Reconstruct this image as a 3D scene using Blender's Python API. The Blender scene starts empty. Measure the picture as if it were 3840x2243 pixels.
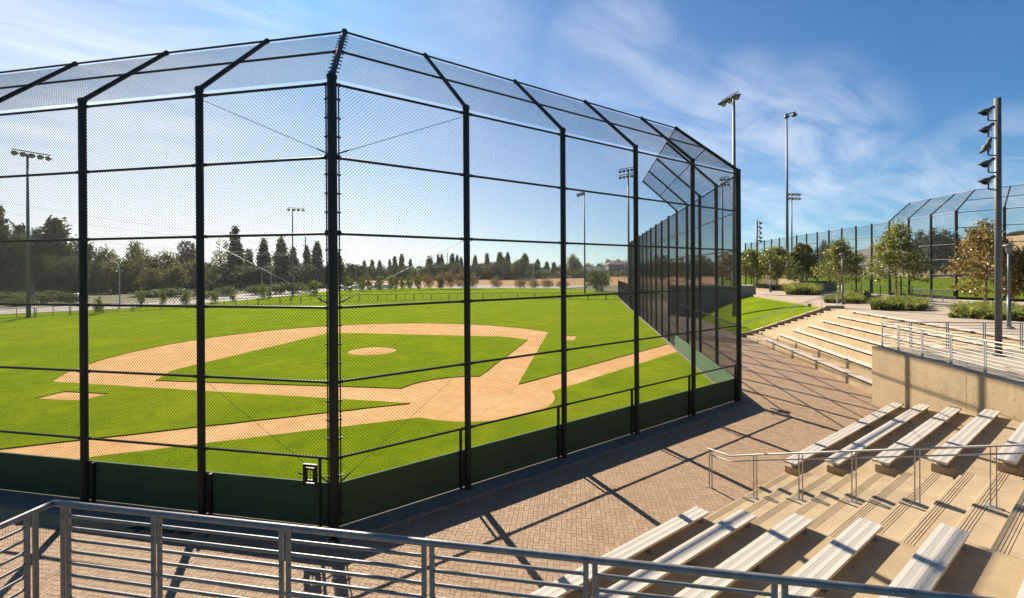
import bpy, bmesh, math, random
import numpy as np
from mathutils import Vector, Matrix
from mathutils.geometry import tessellate_polygon

rnd = random.Random(7)
R = math.radians
scene = bpy.context.scene
COL = scene.collection

# ------------------------------------------------------------------ camera
CAM = Vector((-10.068, -15.963, 5.1))
YAW, PITCH, ROLL = R(34.822), R(-0.072), R(-0.325)
FPX, CX, CY, PW, PH = 1712.229, 1846.289, 1018.825, 3840.0, 2243.0
FWD = Vector((math.sin(YAW) * math.cos(PITCH), math.cos(YAW) * math.cos(PITCH), math.sin(PITCH)))
_r = Vector((math.cos(YAW), -math.sin(YAW), 0.0))
_u = _r.cross(FWD)
RGT = _r * math.cos(ROLL) + _u * math.sin(ROLL)
UPV = -_r * math.sin(ROLL) + _u * math.cos(ROLL)
cd = bpy.data.cameras.new('camera')
cam = bpy.data.objects.new('camera', cd)
COL.objects.link(cam)
cam.matrix_world = Matrix(((RGT.x, UPV.x, -FWD.x, CAM.x), (RGT.y, UPV.y, -FWD.y, CAM.y),
                           (RGT.z, UPV.z, -FWD.z, CAM.z), (0, 0, 0, 1)))
cd.sensor_width = 36.0
cd.sensor_fit = 'HORIZONTAL'
cd.lens = 36.0 * FPX / PW
cd.shift_x = (PW / 2 - CX) / PW
cd.shift_y = -(PH / 2 - CY) / PW
cd.clip_start = 0.1
cd.clip_end = 6000
scene.camera = cam


def at(px, depth, z=0.0):
    """ground point seen in column px of the photograph at a given depth"""
    p = CAM + FWD * depth + RGT * ((px - CX) / FPX * depth)
    return Vector((p.x, p.y, z))


def hgt(py, depth, px=1846):
    """height above z=0 of image row py at a given depth"""
    return CAM.z + (CY - (px - CX) * math.tan(-ROLL) - py) / FPX * depth


# ------------------------------------------------------------------ materials
def new_mat(name):
    m = bpy.data.materials.new(name)
    m.use_nodes = True
    nt = m.node_tree
    return m, nt, nt.nodes['Principled BSDF']


def noise_mix(nt, c1, c2, scale, detail=4.0, rough=0.6, coord='Object', lo=0.3, hi=0.7, stretch=None):
    tc = nt.nodes.new('ShaderNodeTexCoord')
    n = nt.nodes.new('ShaderNodeTexNoise')
    n.inputs['Scale'].default_value = scale
    n.inputs['Detail'].default_value = detail
    n.inputs['Roughness'].default_value = rough
    src = tc.outputs[coord]
    if stretch:
        mp = nt.nodes.new('ShaderNodeMapping')
        mp.inputs['Scale'].default_value = stretch
        nt.links.new(src, mp.inputs['Vector'])
        src = mp.outputs['Vector']
    nt.links.new(src, n.inputs['Vector'])
    r = nt.nodes.new('ShaderNodeMapRange')
    r.inputs['From Min'].default_value = lo
    r.inputs['From Max'].default_value = hi
    nt.links.new(n.outputs['Fac'], r.inputs['Value'])
    mx = nt.nodes.new('ShaderNodeMix')
    mx.data_type = 'RGBA'
    for s, c in (('A', c1), ('B', c2)):
        for i in mx.inputs:
            if i.name == s and i.type == 'RGBA':
                if isinstance(c, tuple):
                    i.default_value = (*c, 1)
                else:
                    nt.links.new(c, i)
    nt.links.new(r.outputs['Result'], mx.inputs['Factor'])
    out = [o for o in mx.outputs if o.type == 'RGBA'][0]
    return out, n.outputs['Fac']


def bump(nt, bsdf, fac, strength, dist):
    b = nt.nodes.new('ShaderNodeBump')
    b.inputs['Strength'].default_value = strength
    b.inputs['Distance'].default_value = dist
    nt.links.new(fac, b.inputs['Height'])
    nt.links.new(b.outputs['Normal'], bsdf.inputs['Normal'])


def simple(name, c1, c2=None, scale=3.0, rough=0.6, metal=0.0, bump_s=0.0, bump_d=0.002, bscale=60.0,
           spec=0.5, lo=0.3, hi=0.7, stretch=None):
    m, nt, b = new_mat(name)
    b.inputs['Roughness'].default_value = rough
    b.inputs['Metallic'].default_value = metal
    b.inputs['Specular IOR Level'].default_value = spec
    if c2 is None:
        c2 = tuple(x * 0.75 for x in c1)
    out, fac = noise_mix(nt, c1, c2, scale, lo=lo, hi=hi, stretch=stretch)
    nt.links.new(out, b.inputs['Base Color'])
    if bump_s:
        _, f2 = noise_mix(nt, (0, 0, 0), (1, 1, 1), bscale)
        bump(nt, b, f2, bump_s, bump_d)
    return m


def leaf_mat(name, ca, cb, cc, trans=0.35, rough=0.45, spec=0.4):
    m, nt, b = new_mat(name)
    g = nt.nodes.new('ShaderNodeNewGeometry')
    cr = nt.nodes.new('ShaderNodeValToRGB')
    e = cr.color_ramp.elements
    e[0].position, e[0].color = 0.0, (*ca, 1)
    e[1].position, e[1].color = 1.0, (*cc, 1)
    k = e.new(0.5)
    k.color = (*cb, 1)
    nt.links.new(g.outputs['Random Per Island'], cr.inputs['Fac'])
    nt.links.new(cr.outputs['Color'], b.inputs['Base Color'])
    b.inputs['Roughness'].default_value = rough
    b.inputs['Specular IOR Level'].default_value = spec
    tr = nt.nodes.new('ShaderNodeBsdfTranslucent')
    nt.links.new(cr.outputs['Color'], tr.inputs['Color'])
    mx = nt.nodes.new('ShaderNodeMixShader')
    mx.inputs['Fac'].default_value = trans
    nt.links.new(b.outputs['BSDF'], mx.inputs[1])
    nt.links.new(tr.outputs['BSDF'], mx.inputs[2])
    nt.links.new(mx.outputs['Shader'], nt.nodes['Material Output'].inputs['Surface'])
    return m


def turf_mat(name, ca, cb, cc, fine=16.0):
    """mown grass: tufts, mottled patches and broad thin areas; sheen for the backlit blades"""
    m, nt, b = new_mat(name)
    dk = tuple(x * 0.45 for x in ca)
    o1, f1 = noise_mix(nt, dk, cb, fine, detail=9, rough=0.72, lo=0.33, hi=0.64)
    o2, f2 = noise_mix(nt, o1, cc, 0.30, detail=5, lo=0.46, hi=0.78)
    o3, f3 = noise_mix(nt, o2, tuple(x * 0.8 for x in ca), 1.6, detail=5, lo=0.48, hi=0.78)
    o4, f4 = noise_mix(nt, o3, (cc[0] * 1.15, cc[1] * 0.95, cc[2] * 2.5), 0.085, detail=6, rough=0.65, lo=0.54, hi=0.85)
    nt.links.new(o4, b.inputs['Base Color'])
    b.inputs['Roughness'].default_value = 0.9
    b.inputs['Specular IOR Level'].default_value = 0.0
    b.inputs['Sheen Weight'].default_value = 0.35
    b.inputs['Sheen Roughness'].default_value = 0.45
    b.inputs['Sheen Tint'].default_value = (0.62, 0.72, 0.05, 1)
    bump(nt, b, f1, 1.0, 0.05)
    return m


def paver_mat(name):
    m, nt, b = new_mat(name)
    a = nt.nodes.new('ShaderNodeAttribute')
    a.attribute_name = 'tone'
    cr = nt.nodes.new('ShaderNodeValToRGB')
    e = cr.color_ramp.elements
    e[0].position, e[0].color = 0.0, (0.30, 0.19, 0.108, 1)
    e[1].position, e[1].color = 1.0, (0.385, 0.26, 0.155, 1)
    k = e.new(0.55)
    k.color = (0.345, 0.225, 0.13, 1)
    nt.links.new(a.outputs['Fac'], cr.inputs['Fac'])
    o2, _ = noise_mix(nt, cr.outputs['Color'], (0.36, 0.26, 0.175), 0.5, detail=6, lo=0.45, hi=0.85)
    o2b, _ = noise_mix(nt, o2, (0.20, 0.145, 0.10), 0.9, detail=8, rough=0.7, lo=0.58, hi=0.82)
    o3, f3 = noise_mix(nt, o2b, (0.17, 0.11, 0.07), 25.0, lo=0.5, hi=1.0)
    nt.links.new(o3, b.inputs['Base Color'])
    b.inputs['Roughness'].default_value = 0.8
    b.inputs['Specular IOR Level'].default_value = 0.3
    bump(nt, b, f3, 0.5, 0.004)
    return m


def clay_mat(name):
    m, nt, b = new_mat(name)
    o1, f1 = noise_mix(nt, (0.60, 0.36, 0.17), (0.49, 0.28, 0.125), 0.9, detail=8, rough=0.7, lo=0.36, hi=0.66)
    o2, f2 = noise_mix(nt, o1, (0.38, 0.215, 0.10), 3.5, detail=9, rough=0.75, lo=0.52, hi=0.78)
    o3, f3 = noise_mix(nt, o2, (0.65, 0.43, 0.235), 0.25, detail=7, rough=0.65, lo=0.52, hi=0.8)
    o4, f4 = noise_mix(nt, o3, (0.42, 0.25, 0.13), 7.0, detail=3, lo=0.55, hi=0.8, stretch=(0.3, 2.5, 1))
    nt.links.new(o4, b.inputs['Base Color'])
    b.inputs['Roughness'].default_value = 0.9
    b.inputs['Specular IOR Level'].default_value = 0.0
    bump(nt, b, f2, 0.8, 0.02)
    return m


def concrete_mat(name, c1, c2, c3):
    m, nt, b = new_mat(name)
    o1, f1 = noise_mix(nt, c1, c2, 1.3, detail=8, lo=0.35, hi=0.68)
    o2, f2 = noise_mix(nt, o1, c3, 14.0, detail=6, rough=0.75, lo=0.50, hi=0.85)
    o3, f3 = noise_mix(nt, o2, c3, 2.6, detail=7, rough=0.7, lo=0.52, hi=0.76, stretch=(1.0, 1.0, 0.22))
    o4, f5 = noise_mix(nt, o3, tuple(x * 0.62 for x in c3), 0.55, detail=9, rough=0.72, lo=0.55, hi=0.85)
    o5, f6 = noise_mix(nt, o4, tuple(min(1, x * 1.12) for x in c1), 0.8, detail=7, rough=0.7, lo=0.58, hi=0.8)
    nt.links.new(o5, b.inputs['Base Color'])
    b.inputs['Roughness'].default_value = 0.85
    b.inputs['Specular IOR Level'].default_value = 0.25
    _, f4 = noise_mix(nt, (0, 0, 0), (1, 1, 1), 90.0)
    bump(nt, b, f4, 0.3, 0.003)
    return m


M = {}
M['turf'] = turf_mat('turf', (0.086, 0.148, 0.003), (0.178, 0.258, 0.004), (0.215, 0.265, 0.005))
M['lawn'] = turf_mat('lawn', (0.075, 0.135, 0.005), (0.14, 0.20, 0.008), (0.165, 0.21, 0.009), fine=9.0)
M['far_turf'] = turf_mat('far_turf', (0.062, 0.10, 0.008), (0.062, 0.105, 0.008), (0.07, 0.105, 0.009), fine=2.0)
M['clay'] = clay_mat('clay')
M['dry'] = simple('dry_field', (0.36, 0.205, 0.09), (0.25, 0.15, 0.07), 0.08, 0.95, spec=0.1, stretch=(0.4, 1.5, 1))
M['dirt'] = simple('dirt', (0.38, 0.25, 0.15), (0.3, 0.19, 0.11), 0.6, 0.95, spec=0.1)
M['base_ground'] = simple('base_ground', (0.15, 0.135, 0.065), (0.09, 0.10, 0.04), 0.05, 0.95, spec=0.1)
M['road'] = simple('road', (0.27, 0.235, 0.195), (0.19, 0.165, 0.14), 0.15, 0.9)
M['white_line'] = simple('white_line', (0.7, 0.68, 0.62), (0.6, 0.57, 0.5), 6, 0.8)
M['paver'] = paver_mat('paver')
M['sand_joint'] = simple('sand_joint', (0.13, 0.085, 0.045), (0.09, 0.06, 0.03), 3, 0.95)
M['paving_far'] = simple('paving_far', (0.235, 0.17, 0.115), (0.17, 0.12, 0.082), 1.4, 0.9, bump_s=0.4, bscale=12)
M['plaza'] = simple('plaza', (0.36, 0.285, 0.2), (0.28, 0.22, 0.16), 0.7, 0.9, bump_s=0.3, bscale=14)
M['concrete'] = concrete_mat('concrete', (0.43, 0.325, 0.19), (0.36, 0.27, 0.155), (0.29, 0.22, 0.13))
M['tread'] = concrete_mat('tread', (0.47, 0.355, 0.215), (0.40, 0.30, 0.18), (0.33, 0.25, 0.15))
M['tie_hole'] = simple('tie_hole', (0.05, 0.04, 0.03), rough=0.9)
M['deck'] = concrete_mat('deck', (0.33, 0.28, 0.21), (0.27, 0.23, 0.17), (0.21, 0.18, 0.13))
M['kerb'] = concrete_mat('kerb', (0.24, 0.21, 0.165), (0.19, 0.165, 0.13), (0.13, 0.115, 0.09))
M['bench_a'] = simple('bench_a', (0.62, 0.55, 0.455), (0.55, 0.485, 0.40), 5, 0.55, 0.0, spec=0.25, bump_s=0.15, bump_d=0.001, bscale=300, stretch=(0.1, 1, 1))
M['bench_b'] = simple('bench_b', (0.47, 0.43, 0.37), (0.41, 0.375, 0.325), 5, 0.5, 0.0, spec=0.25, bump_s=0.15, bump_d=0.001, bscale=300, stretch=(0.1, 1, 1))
M['galv'] = simple('galvanised', (0.27, 0.255, 0.235), (0.17, 0.162, 0.15), 14, 0.45, 0.35, bump_s=0.12, bscale=120)
M['galv_light'] = simple('galvanised_light', (0.42, 0.395, 0.36), (0.32, 0.30, 0.275), 9, 0.45, 0.3)
M['black'] = simple('black_coating', (0.010, 0.013, 0.011), (0.006, 0.008, 0.007), 6, 0.5, 0.0, spec=0.3)
M['wire'] = simple('wire', (0.006, 0.013, 0.013), (0.004, 0.008, 0.009), 6, 0.75, 0.0, spec=0.08)
M['kick'] = simple('kick', (0.07, 0.135, 0.055), (0.05, 0.10, 0.042), 2.0, 0.9, stretch=(0.3, 0.3, 4.0), bump_s=0.2, bscale=40)
M['green_metal'] = simple('green_metal', (0.012, 0.06, 0.03), (0.008, 0.042, 0.02), 5, 0.6, spec=0.2)
M['pole'] = simple('pole', (0.15, 0.165, 0.175), (0.11, 0.12, 0.13), 4, 0.5, 0.15, spec=0.3)
M['pole_tan'] = simple('pole_grey', (0.13, 0.13, 0.125), (0.10, 0.10, 0.097), 4, 0.5, 0.1, spec=0.3)
M['lamp_body'] = simple('lamp_body', (0.09, 0.10, 0.095), (0.06, 0.068, 0.065), 5, 0.4, 0.4)
M['lamp_glass'] = simple('lamp_glass', (0.24, 0.23, 0.19), (0.17, 0.165, 0.13), 8, 0.2, 0.2)
M['leaf_a'] = leaf_mat('leaf_a', (0.06, 0.085, 0.012), (0.16, 0.185, 0.022), (0.34, 0.30, 0.06), 0.5, 0.38, 0.5)
M['leaf_b'] = leaf_mat('leaf_b', (0.10, 0.085, 0.016), (0.22, 0.16, 0.03), (0.40, 0.27, 0.075), 0.5, 0.38, 0.5)
M['leaf_c'] = leaf_mat('leaf_c', (0.045, 0.065, 0.012), (0.09, 0.115, 0.018), (0.19, 0.19, 0.04), 0.45, 0.4, 0.4)
M['leaf_dark'] = leaf_mat('leaf_dark', (0.032, 0.050, 0.014), (0.058, 0.082, 0.020), (0.11, 0.125, 0.03), 0.42, 0.6, 0.12)
M['leaf_olive'] = leaf_mat('leaf_olive', (0.062, 0.075, 0.014), (0.11, 0.118, 0.022), (0.20, 0.175, 0.04), 0.5, 0.6, 0.12)
M['leaf_young'] = leaf_mat('leaf_young', (0.07, 0.115, 0.012), (0.13, 0.175, 0.018), (0.22, 0.24, 0.03), 0.55, 0.6, 0.12)
M['leaf_shrub'] = leaf_mat('leaf_shrub', (0.04, 0.07, 0.010), (0.075, 0.11, 0.014), (0.15, 0.17, 0.022), 0.45, 0.6, 0.12)
M['leaf_red'] = leaf_mat('leaf_red', (0.13, 0.09, 0.025), (0.20, 0.135, 0.04), (0.26, 0.19, 0.06), 0.5, 0.6, 0.1)
M['leaf_gum'] = leaf_mat('leaf_gum', (0.045, 0.065, 0.026), (0.07, 0.095, 0.036), (0.11, 0.125, 0.05), 0.35, 0.6, 0.15)
M['blade'] = leaf_mat('blade', (0.09, 0.13, 0.012), (0.19, 0.22, 0.03), (0.36, 0.34, 0.09), 0.5, 0.45, 0.3)
M['skirt'] = leaf_mat('palm_skirt', (0.10, 0.065, 0.03), (0.15, 0.10, 0.045), (0.2, 0.13, 0.06), 0.2)
M['bark'] = simple('bark', (0.16, 0.115, 0.075), (0.09, 0.065, 0.042), 12, 0.9, bump_s=0.5, bscale=25, stretch=(1, 1, 0.3))
M['bark_pale'] = simple('bark_pale', (0.3, 0.25, 0.18), (0.2, 0.16, 0.11), 12, 0.9)
M['soil'] = simple('soil', (0.08, 0.055, 0.035), (0.05, 0.036, 0.022), 4, 0.95)
M['hill_dry'] = simple('hill_dry', (0.36, 0.255, 0.125), (0.24, 0.175, 0.085), 0.012, 0.95, spec=0.1)
M['hill_dark'] = simple('hill_dark', (0.15, 0.135, 0.11), (0.10, 0.10, 0.08), 0.015, 0.95, spec=0.1)
M['house_wall'] = simple('house_wall', (0.46, 0.43, 0.39), (0.4, 0.37, 0.33), 0.5, 0.9)
M['house_roof'] = simple('house_roof', (0.2, 0.165, 0.145), (0.15, 0.125, 0.11), 0.8, 0.9)
M['pane'] = simple('pane', (0.03, 0.04, 0.05), rough=0.1)
M['pale_blue'] = simple('pale_blue', (0.5, 0.58, 0.68), (0.45, 0.52, 0.62), 0.4, 0.6)
M['grey_wall'] = simple('grey_wall', (0.2, 0.21, 0.23), (0.16, 0.17, 0.19), 0.4, 0.8)
M['rubber'] = simple('rubber', (0.02, 0.02, 0.02), rough=0.8)
M['chrome'] = simple('chrome', (0.6, 0.6, 0.6), rough=0.25, metal=0.8)
M['wood_pole'] = simple('wood_pole', (0.07, 0.05, 0.035), (0.05, 0.036, 0.026), 4, 0.9)
M['cable'] = simple('cable', (0.02, 0.02, 0.02), rough=0.6)
M['cable_steel'] = simple('cable_steel', (0.05, 0.055, 0.06), rough=0.4, metal=0.5)
M['red_paint'] = simple('red_paint', (0.4, 0.03, 0.02), rough=0.5)
M['white_paint'] = simple('white_paint', (0.74, 0.73, 0.70), (0.66, 0.65, 0.62), 4, 0.4)
M['white_sign'] = simple('white_sign', (0.8, 0.8, 0.78), rough=0.6)


# ------------------------------------------------------------------ mesh builder
class MB:
    def __init__(self):
        self.v, self.f, self.mi = [], [], []

    def add(self, verts, faces, mi=0):
        o = len(self.v)
        self.v.extend([tuple(p) for p in verts])
        self.f.extend([tuple(i + o for i in fc) for fc in faces])
        self.mi.extend([mi] * len(faces))
        return self

    def box(self, c, s, rz=0.0, mi=0):
        hx, hy, hz = s[0] / 2, s[1] / 2, s[2] / 2
        ca, sa = math.cos(rz), math.sin(rz)
        vs = []
        for z in (-hz, hz):
            for x, y in ((-hx, -hy), (hx, -hy), (hx, hy), (-hx, hy)):
                vs.append((c[0] + x * ca - y * sa, c[1] + x * sa + y * ca, c[2] + z))
        return self.add(vs, ((3, 2, 1, 0), (4, 5, 6, 7), (0, 1, 5, 4), (1, 2, 6, 5), (2, 3, 7, 6), (3, 0, 4, 7)), mi)

    def bar(self, p0, p1, w, h, up=(0, 0, 1), mi=0):
        """rectangular bar: w across, h along up"""
        p0, p1, up = Vector(p0), Vector(p1), Vector(up)
        d = (p1 - p0).normalized()
        s = d.cross(up)
        if s.length < 1e-4:
            s = d.cross(Vector((1, 0, 0)))
        s.normalize()
        u = s.cross(d)
        vs = []
        for p in (p0, p1):
            for a, b in ((-1, -1), (1, -1), (1, 1), (-1, 1)):
                vs.append(p + s * (a * w / 2) + u * (b * h / 2))
        return self.add(vs, ((0, 1, 2, 3), (7, 6, 5, 4), (4, 5, 1, 0), (5, 6, 2, 1), (6, 7, 3, 2), (7, 4, 0, 3)), mi)

    def tube(self, pts, r, n=8, mi=0, cap=True):
        pts = [Vector(p) for p in pts]
        rs = r if isinstance(r, (list, tuple)) else [r] * len(pts)
        vs, fs = [], []
        prev = None
        for i, p in enumerate(pts):
            if i == 0:
                d = pts[1] - p
            elif i == len(pts) - 1:
                d = p - pts[i - 1]
            else:
                d = (pts[i + 1] - p).normalized() + (p - pts[i - 1]).normalized()
            d.normalize()
            if prev is None:
                a = Vector((0, 0, 1)) if abs(d.z) < 0.9 else Vector((1, 0, 0))
                s = d.cross(a).normalized()
            else:
                s = (prev - d * prev.dot(d)).normalized()
            prev = s
            t = d.cross(s)
            for k in range(n):
                an = 2 * math.pi * k / n
                vs.append(p + (s * math.cos(an) + t * math.sin(an)) * rs[i])
        for i in range(len(pts) - 1):
            for k in range(n):
                a, b = i * n + k, i * n + (k + 1) % n
                fs.append((a, b, b + n, a + n))
        if cap:
            fs.append(tuple(reversed(range(n))))
            o = (len(pts) - 1) * n
            fs.append(tuple(range(o, o + n)))
        return self.add(vs, fs, mi)

    def prism(self, poly, z0, z1, mi=0, top_mi=None):
        n = len(poly)
        area = sum(poly[i][0] * poly[(i + 1) % n][1] - poly[(i + 1) % n][0] * poly[i][1] for i in range(n))
        if area < 0:
            poly = poly[::-1]
        vs = [(x, y, z0) for x, y in poly] + [(x, y, z1) for x, y in poly]
        self.add(vs, [tuple(reversed(range(n)))] + [(i, (i + 1) % n, n + (i + 1) % n, n + i) for i in range(n)], mi)
        self.add([(x, y, z1) for x, y in poly], [tuple(range(n))], mi if top_mi is None else top_mi)
        return self

    def lathe(self, prof, origin, axis, n=14, mi=0):
        """prof: list of (r, t) along axis from origin"""
        o, ax = Vector(origin), Vector(axis).normalized()
        a = Vector((0, 0, 1)) if abs(ax.z) < 0.9 else Vector((1, 0, 0))
        s = ax.cross(a).normalized()
        t = ax.cross(s)
        vs, fs = [], []
        for r, h in prof:
            for k in range(n):
                an = 2 * math.pi * k / n
                vs.append(o + ax * h + (s * math.cos(an) + t * math.sin(an)) * max(r, 1e-4))
        for i in range(len(prof) - 1):
            for k in range(n):
                fs.append((i * n + k, i * n + (k + 1) % n, (i + 1) * n + (k + 1) % n, (i + 1) * n + k))
        return self.add(vs, fs, mi)

    def profile(self, prof, x0, x1, mi=0):
        """closed (y,z) profile swept along x, end caps included"""
        n = len(prof)
        vs = [(x0, y, z) for y, z in prof] + [(x1, y, z) for y, z in prof]
        fs = [(i, (i + 1) % n, n + (i + 1) % n, n + i) for i in range(n)]
        fs += [tuple(reversed(range(n))), tuple(range(n, 2 * n))]
        return self.add(vs, fs, mi)

    def flat(self, loops, z, mi=0):
        """polygon with holes as a flat sheet"""
        t = tessellate_polygon([[Vector((x, y, 0)) for x, y in lp] for lp in loops])
        pts = [p for lp in loops for p in lp]
        vs = [(x, y, z) for x, y in pts]
        fs = []
        for a, b, c in t:
            ar = (pts[b][0] - pts[a][0]) * (pts[c][1] - pts[a][1]) - (pts[c][0] - pts[a][0]) * (pts[b][1] - pts[a][1])
            fs.append((a, b, c) if ar > 0 else (c, b, a))
        return self.add(vs, fs, mi)

    def skirt(self, loop, z0, z1, mi=0):
        n = len(loop)
        vs = [(x, y, z0) for x, y in loop] + [(x, y, z1) for x, y in loop]
        return self.add(vs, [(i, (i + 1) % n, n + (i + 1) % n, n + i) for i in range(n)], mi)

    def build(self, name, mat, parent=None, smooth=False, origin=None):
        me = bpy.data.meshes.new(name)
        o = Vector(origin) if origin is not None else (Vector(parent['_o']) if parent is not None else None)
        vs = self.v
        if o is not None and o.length > 0:
            vs = [(x - o.x, y - o.y, z - o.z) for x, y, z in vs]
        me.from_pydata(vs, [], self.f)
        mats = mat if isinstance(mat, (list, tuple)) else [mat]
        for m in mats:
            me.materials.append(M[m] if isinstance(m, str) else m)
        if len(mats) > 1:
            me.polygons.foreach_set('material_index', self.mi)
        if smooth:
            me.polygons.foreach_set('use_smooth', [True] * len(me.polygons))
        me.update()
        ob = bpy.data.objects.new(name, me)
        COL.objects.link(ob)
        if parent is not None:
            ob.parent = parent
        elif origin is not None:
            ob.location = origin
        return ob


def np_obj(name, verts, quads, mat, parent=None, nper=4):
    """mesh from numpy arrays, verts (n,3), faces (m,nper)"""
    me = bpy.data.meshes.new(name)
    verts = np.asarray(verts, np.float32)
    quads = np.asarray(quads, np.int32)
    me.vertices.add(len(verts))
    me.vertices.foreach_set('co', verts.ravel())
    m = len(quads)
    me.loops.add(m * nper)
    me.loops.foreach_set('vertex_index', quads.ravel())
    me.polygons.add(m)
    me.polygons.foreach_set('loop_start', np.arange(m, dtype=np.int32) * nper)
    me.polygons.foreach_set('loop_total', np.full(m, nper, np.int32))
    me.materials.append(M[mat] if isinstance(mat, str) else mat)
    me.update(calc_edges=True)
    ob = bpy.data.objects.new(name, me)
    COL.objects.link(ob)
    if parent is not None:
        ob.parent = parent
    return ob


def tag(o, label=None, cat=None, group=None, kind=None):
    for k, v in (('label', label), ('category', cat), ('group', group), ('kind', kind)):
        if v:
            o[k] = v
    return o


def thing(name, loc, label, cat, group=None, rz=0.0):
    o = bpy.data.objects.new(name, None)
    o.empty_display_size = 0.2
    COL.objects.link(o)
    o.location = loc
    o.rotation_euler = (0, 0, rz)
    o['_o'] = [0.0, 0.0, 0.0]
    return tag(o, label, cat, group)


def wthing(name, loc, label, cat, group=None):
    """a thing whose parts are given in world coordinates"""
    o = thing(name, loc, label, cat, group)
    o['_o'] = [float(x) for x in loc]
    return o


def dup(src, loc, rz=0.0, scale=None, label=None):
    def cp(o, par):
        c = o.copy()
        COL.objects.link(c)
        if par is not None:
            c.parent = par
        for ch in o.children:
            cp(ch, c)
        return c
    c = cp(src, None)
    c.location = loc
    c.rotation_euler = (0, 0, rz)
    if scale:
        c.scale = scale if isinstance(scale, tuple) else (scale,) * 3
    if label:
        c['label'] = label
    return c


ORD = ['first', 'second', 'third', 'fourth', 'fifth', 'sixth', 'seventh', 'eighth', 'ninth', 'tenth', 'eleventh',
       'twelfth', 'thirteenth', 'fourteenth', 'fifteenth', 'sixteenth', 'seventeenth', 'eighteenth', 'nineteenth']


def ordw(n):
    if n <= 19:
        return ORD[n - 1]
    tens = {2: 'twent', 3: 'thirt', 4: 'fort', 5: 'fift', 6: 'sixt'}[n // 10]
    return tens + 'ieth' if n % 10 == 0 else tens + 'y-' + ORD[n % 10 - 1]


def rot2(x, y, a=R(-1.6)):
    return (x * math.cos(a) - y * math.sin(a), x * math.sin(a) + y * math.cos(a))


# ------------------------------------------------------------------ plan of the place
HP = 8.94                                   # height of the backstop posts
YB = -6.97
P3, P8 = Vector((-7.53, -6.86, 0)), Vector((7.78, -6.93, 0))
dA = Vector((-0.693, 0.721, 0)).normalized()
nA = Vector((dA.y, -dA.x, 0))               # towards the field
dB = (P8 - P3).normalized()
nB = Vector((-dB.y, dB.x, 0))
dC = Vector((math.cos(R(43.5)), math.sin(R(43.5)), 0))
nC = Vector((-dC.y, dC.x, 0))
BAY = 3.06

# far terrace frame: u along the benches (away), v up the terrace
OC = Vector((13.16, -9.53, 0))
UC = Vector((math.cos(R(42)), math.sin(R(42)), 0))
VC = Vector((UC.y, -UC.x, 0))


def cf(u, v, z=0.0):
    p = OC + UC * u + VC * v
    return Vector((p.x, p.y, z))


def cf2(u, v):
    p = cf(u, v)
    return (p.x, p.y)


RISE, TREAD = 0.32, 0.875
Y1 = -10.885                                # front of the lowest tier
SX0, SX1 = -1.74, 2.12                      # stair between the two front sections
K = Vector((11.88, -9.89, 0))               # nose of the wedge wall
kN = Vector((math.cos(R(223)), math.sin(R(223)), 0))
kF = Vector((math.cos(R(317)), math.sin(R(317)), 0))
DECK = 2.13
PLAZA = 2.24
LK = Vector((-11.05, -10.28, 0))            # nose of the wedge below the camera

# ------------------------------------------------------------------ ground, field
mb = MB()
mb.flat([[(-900, -200), (1500, -200), (1500, 1500), (-900, 1500)]], -0.10)
tag(mb.build('ground', 'base_ground'), kind='structure')

s2 = math.sqrt(0.5)


def fl(pts):
    return [rot2(x, y) for x, y in pts]


def arc(cx, cy, r, a0, a1, n):
    return [(cx + r * math.cos(R(a0 + (a1 - a0) * i / n)), cy + r * math.sin(R(a0 + (a1 - a0) * i / n))) for i in range(n + 1)]


RH = 3.372
# outer outline of the bare infield, right half then mirrored left half
wo, wi = 1.428, 0.295


def half(sgn):
    """points from below the home circle, round to second base"""
    tip = None
    for i in range(4000):
        t = 10 + i * 0.005
        x, y = s2 * (t + wo), s2 * (t - wo)
        if math.hypot(x, y - 13.385) >= 15.24:
            tip = (x, y)
            break
    a_t = math.degrees(math.atan2(tip[1] - 13.385, tip[0]))
    a_n = math.degrees(math.atan2(-1.45, 3.04))
    pts = arc(0, 0, RH, -90, a_n, 14)
    pts += [(15.8, 1.32), (17.9, 3.55), (2.62, 0.36)] if sgn > 0 else [(14.9, 1.13), (16.8, 3.32), (2.62, 0.36)]   # strip to the dugout
    pts += [tip]
    pts += arc(0, 13.385, 15.24, a_t, 90, 26)[1:]
    return [(sgn * x, y) for x, y in pts]


hr = half(1)
hl = half(-1)
outer_dirt = hr + hl[::-1][1:-1]
a1 = math.degrees(math.atan2(1.26, 1.62))
ig = arc(0, 0, RH, 180 - 38, 38, 14)
ig = [(x, y) for x, y in ig]
inner_grass = [(-11.15, 10.75), (-1.95, 1.55)]
hc = arc(0, 0, RH, 127, 53, 14)
inner_grass = [(-11.15, 10.72), (-10.62, 12.85), (-10.3, 13.25), (0, 23.45), (10.3, 13.25), (10.62, 12.85), (11.15, 10.72)] + hc[::-1]
mound = arc(0, 12.63, 1.525, 0, 360, 40)[:-1]
coachL = [(-15.11, 9.69), (-14.31, 10.49), (-12.64, 8.92), (-13.39, 8.17)]
coachR = [(15.45, 10.03), (14.65, 10.83), (12.95, 9.25), (13.75, 8.5)]
turf_out = [(P3 + dA * 60).to_2d(), P3.to_2d(), P8.to_2d(), (P8 + dC * 95).to_2d(), (80, 82), (50, 117), (25.5, 110),
            (-0.4, 78), (-16.7, 68), (-28, 66), (-60, 70)]
turf_out = [(p[0], p[1]) for p in turf_out]


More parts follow.
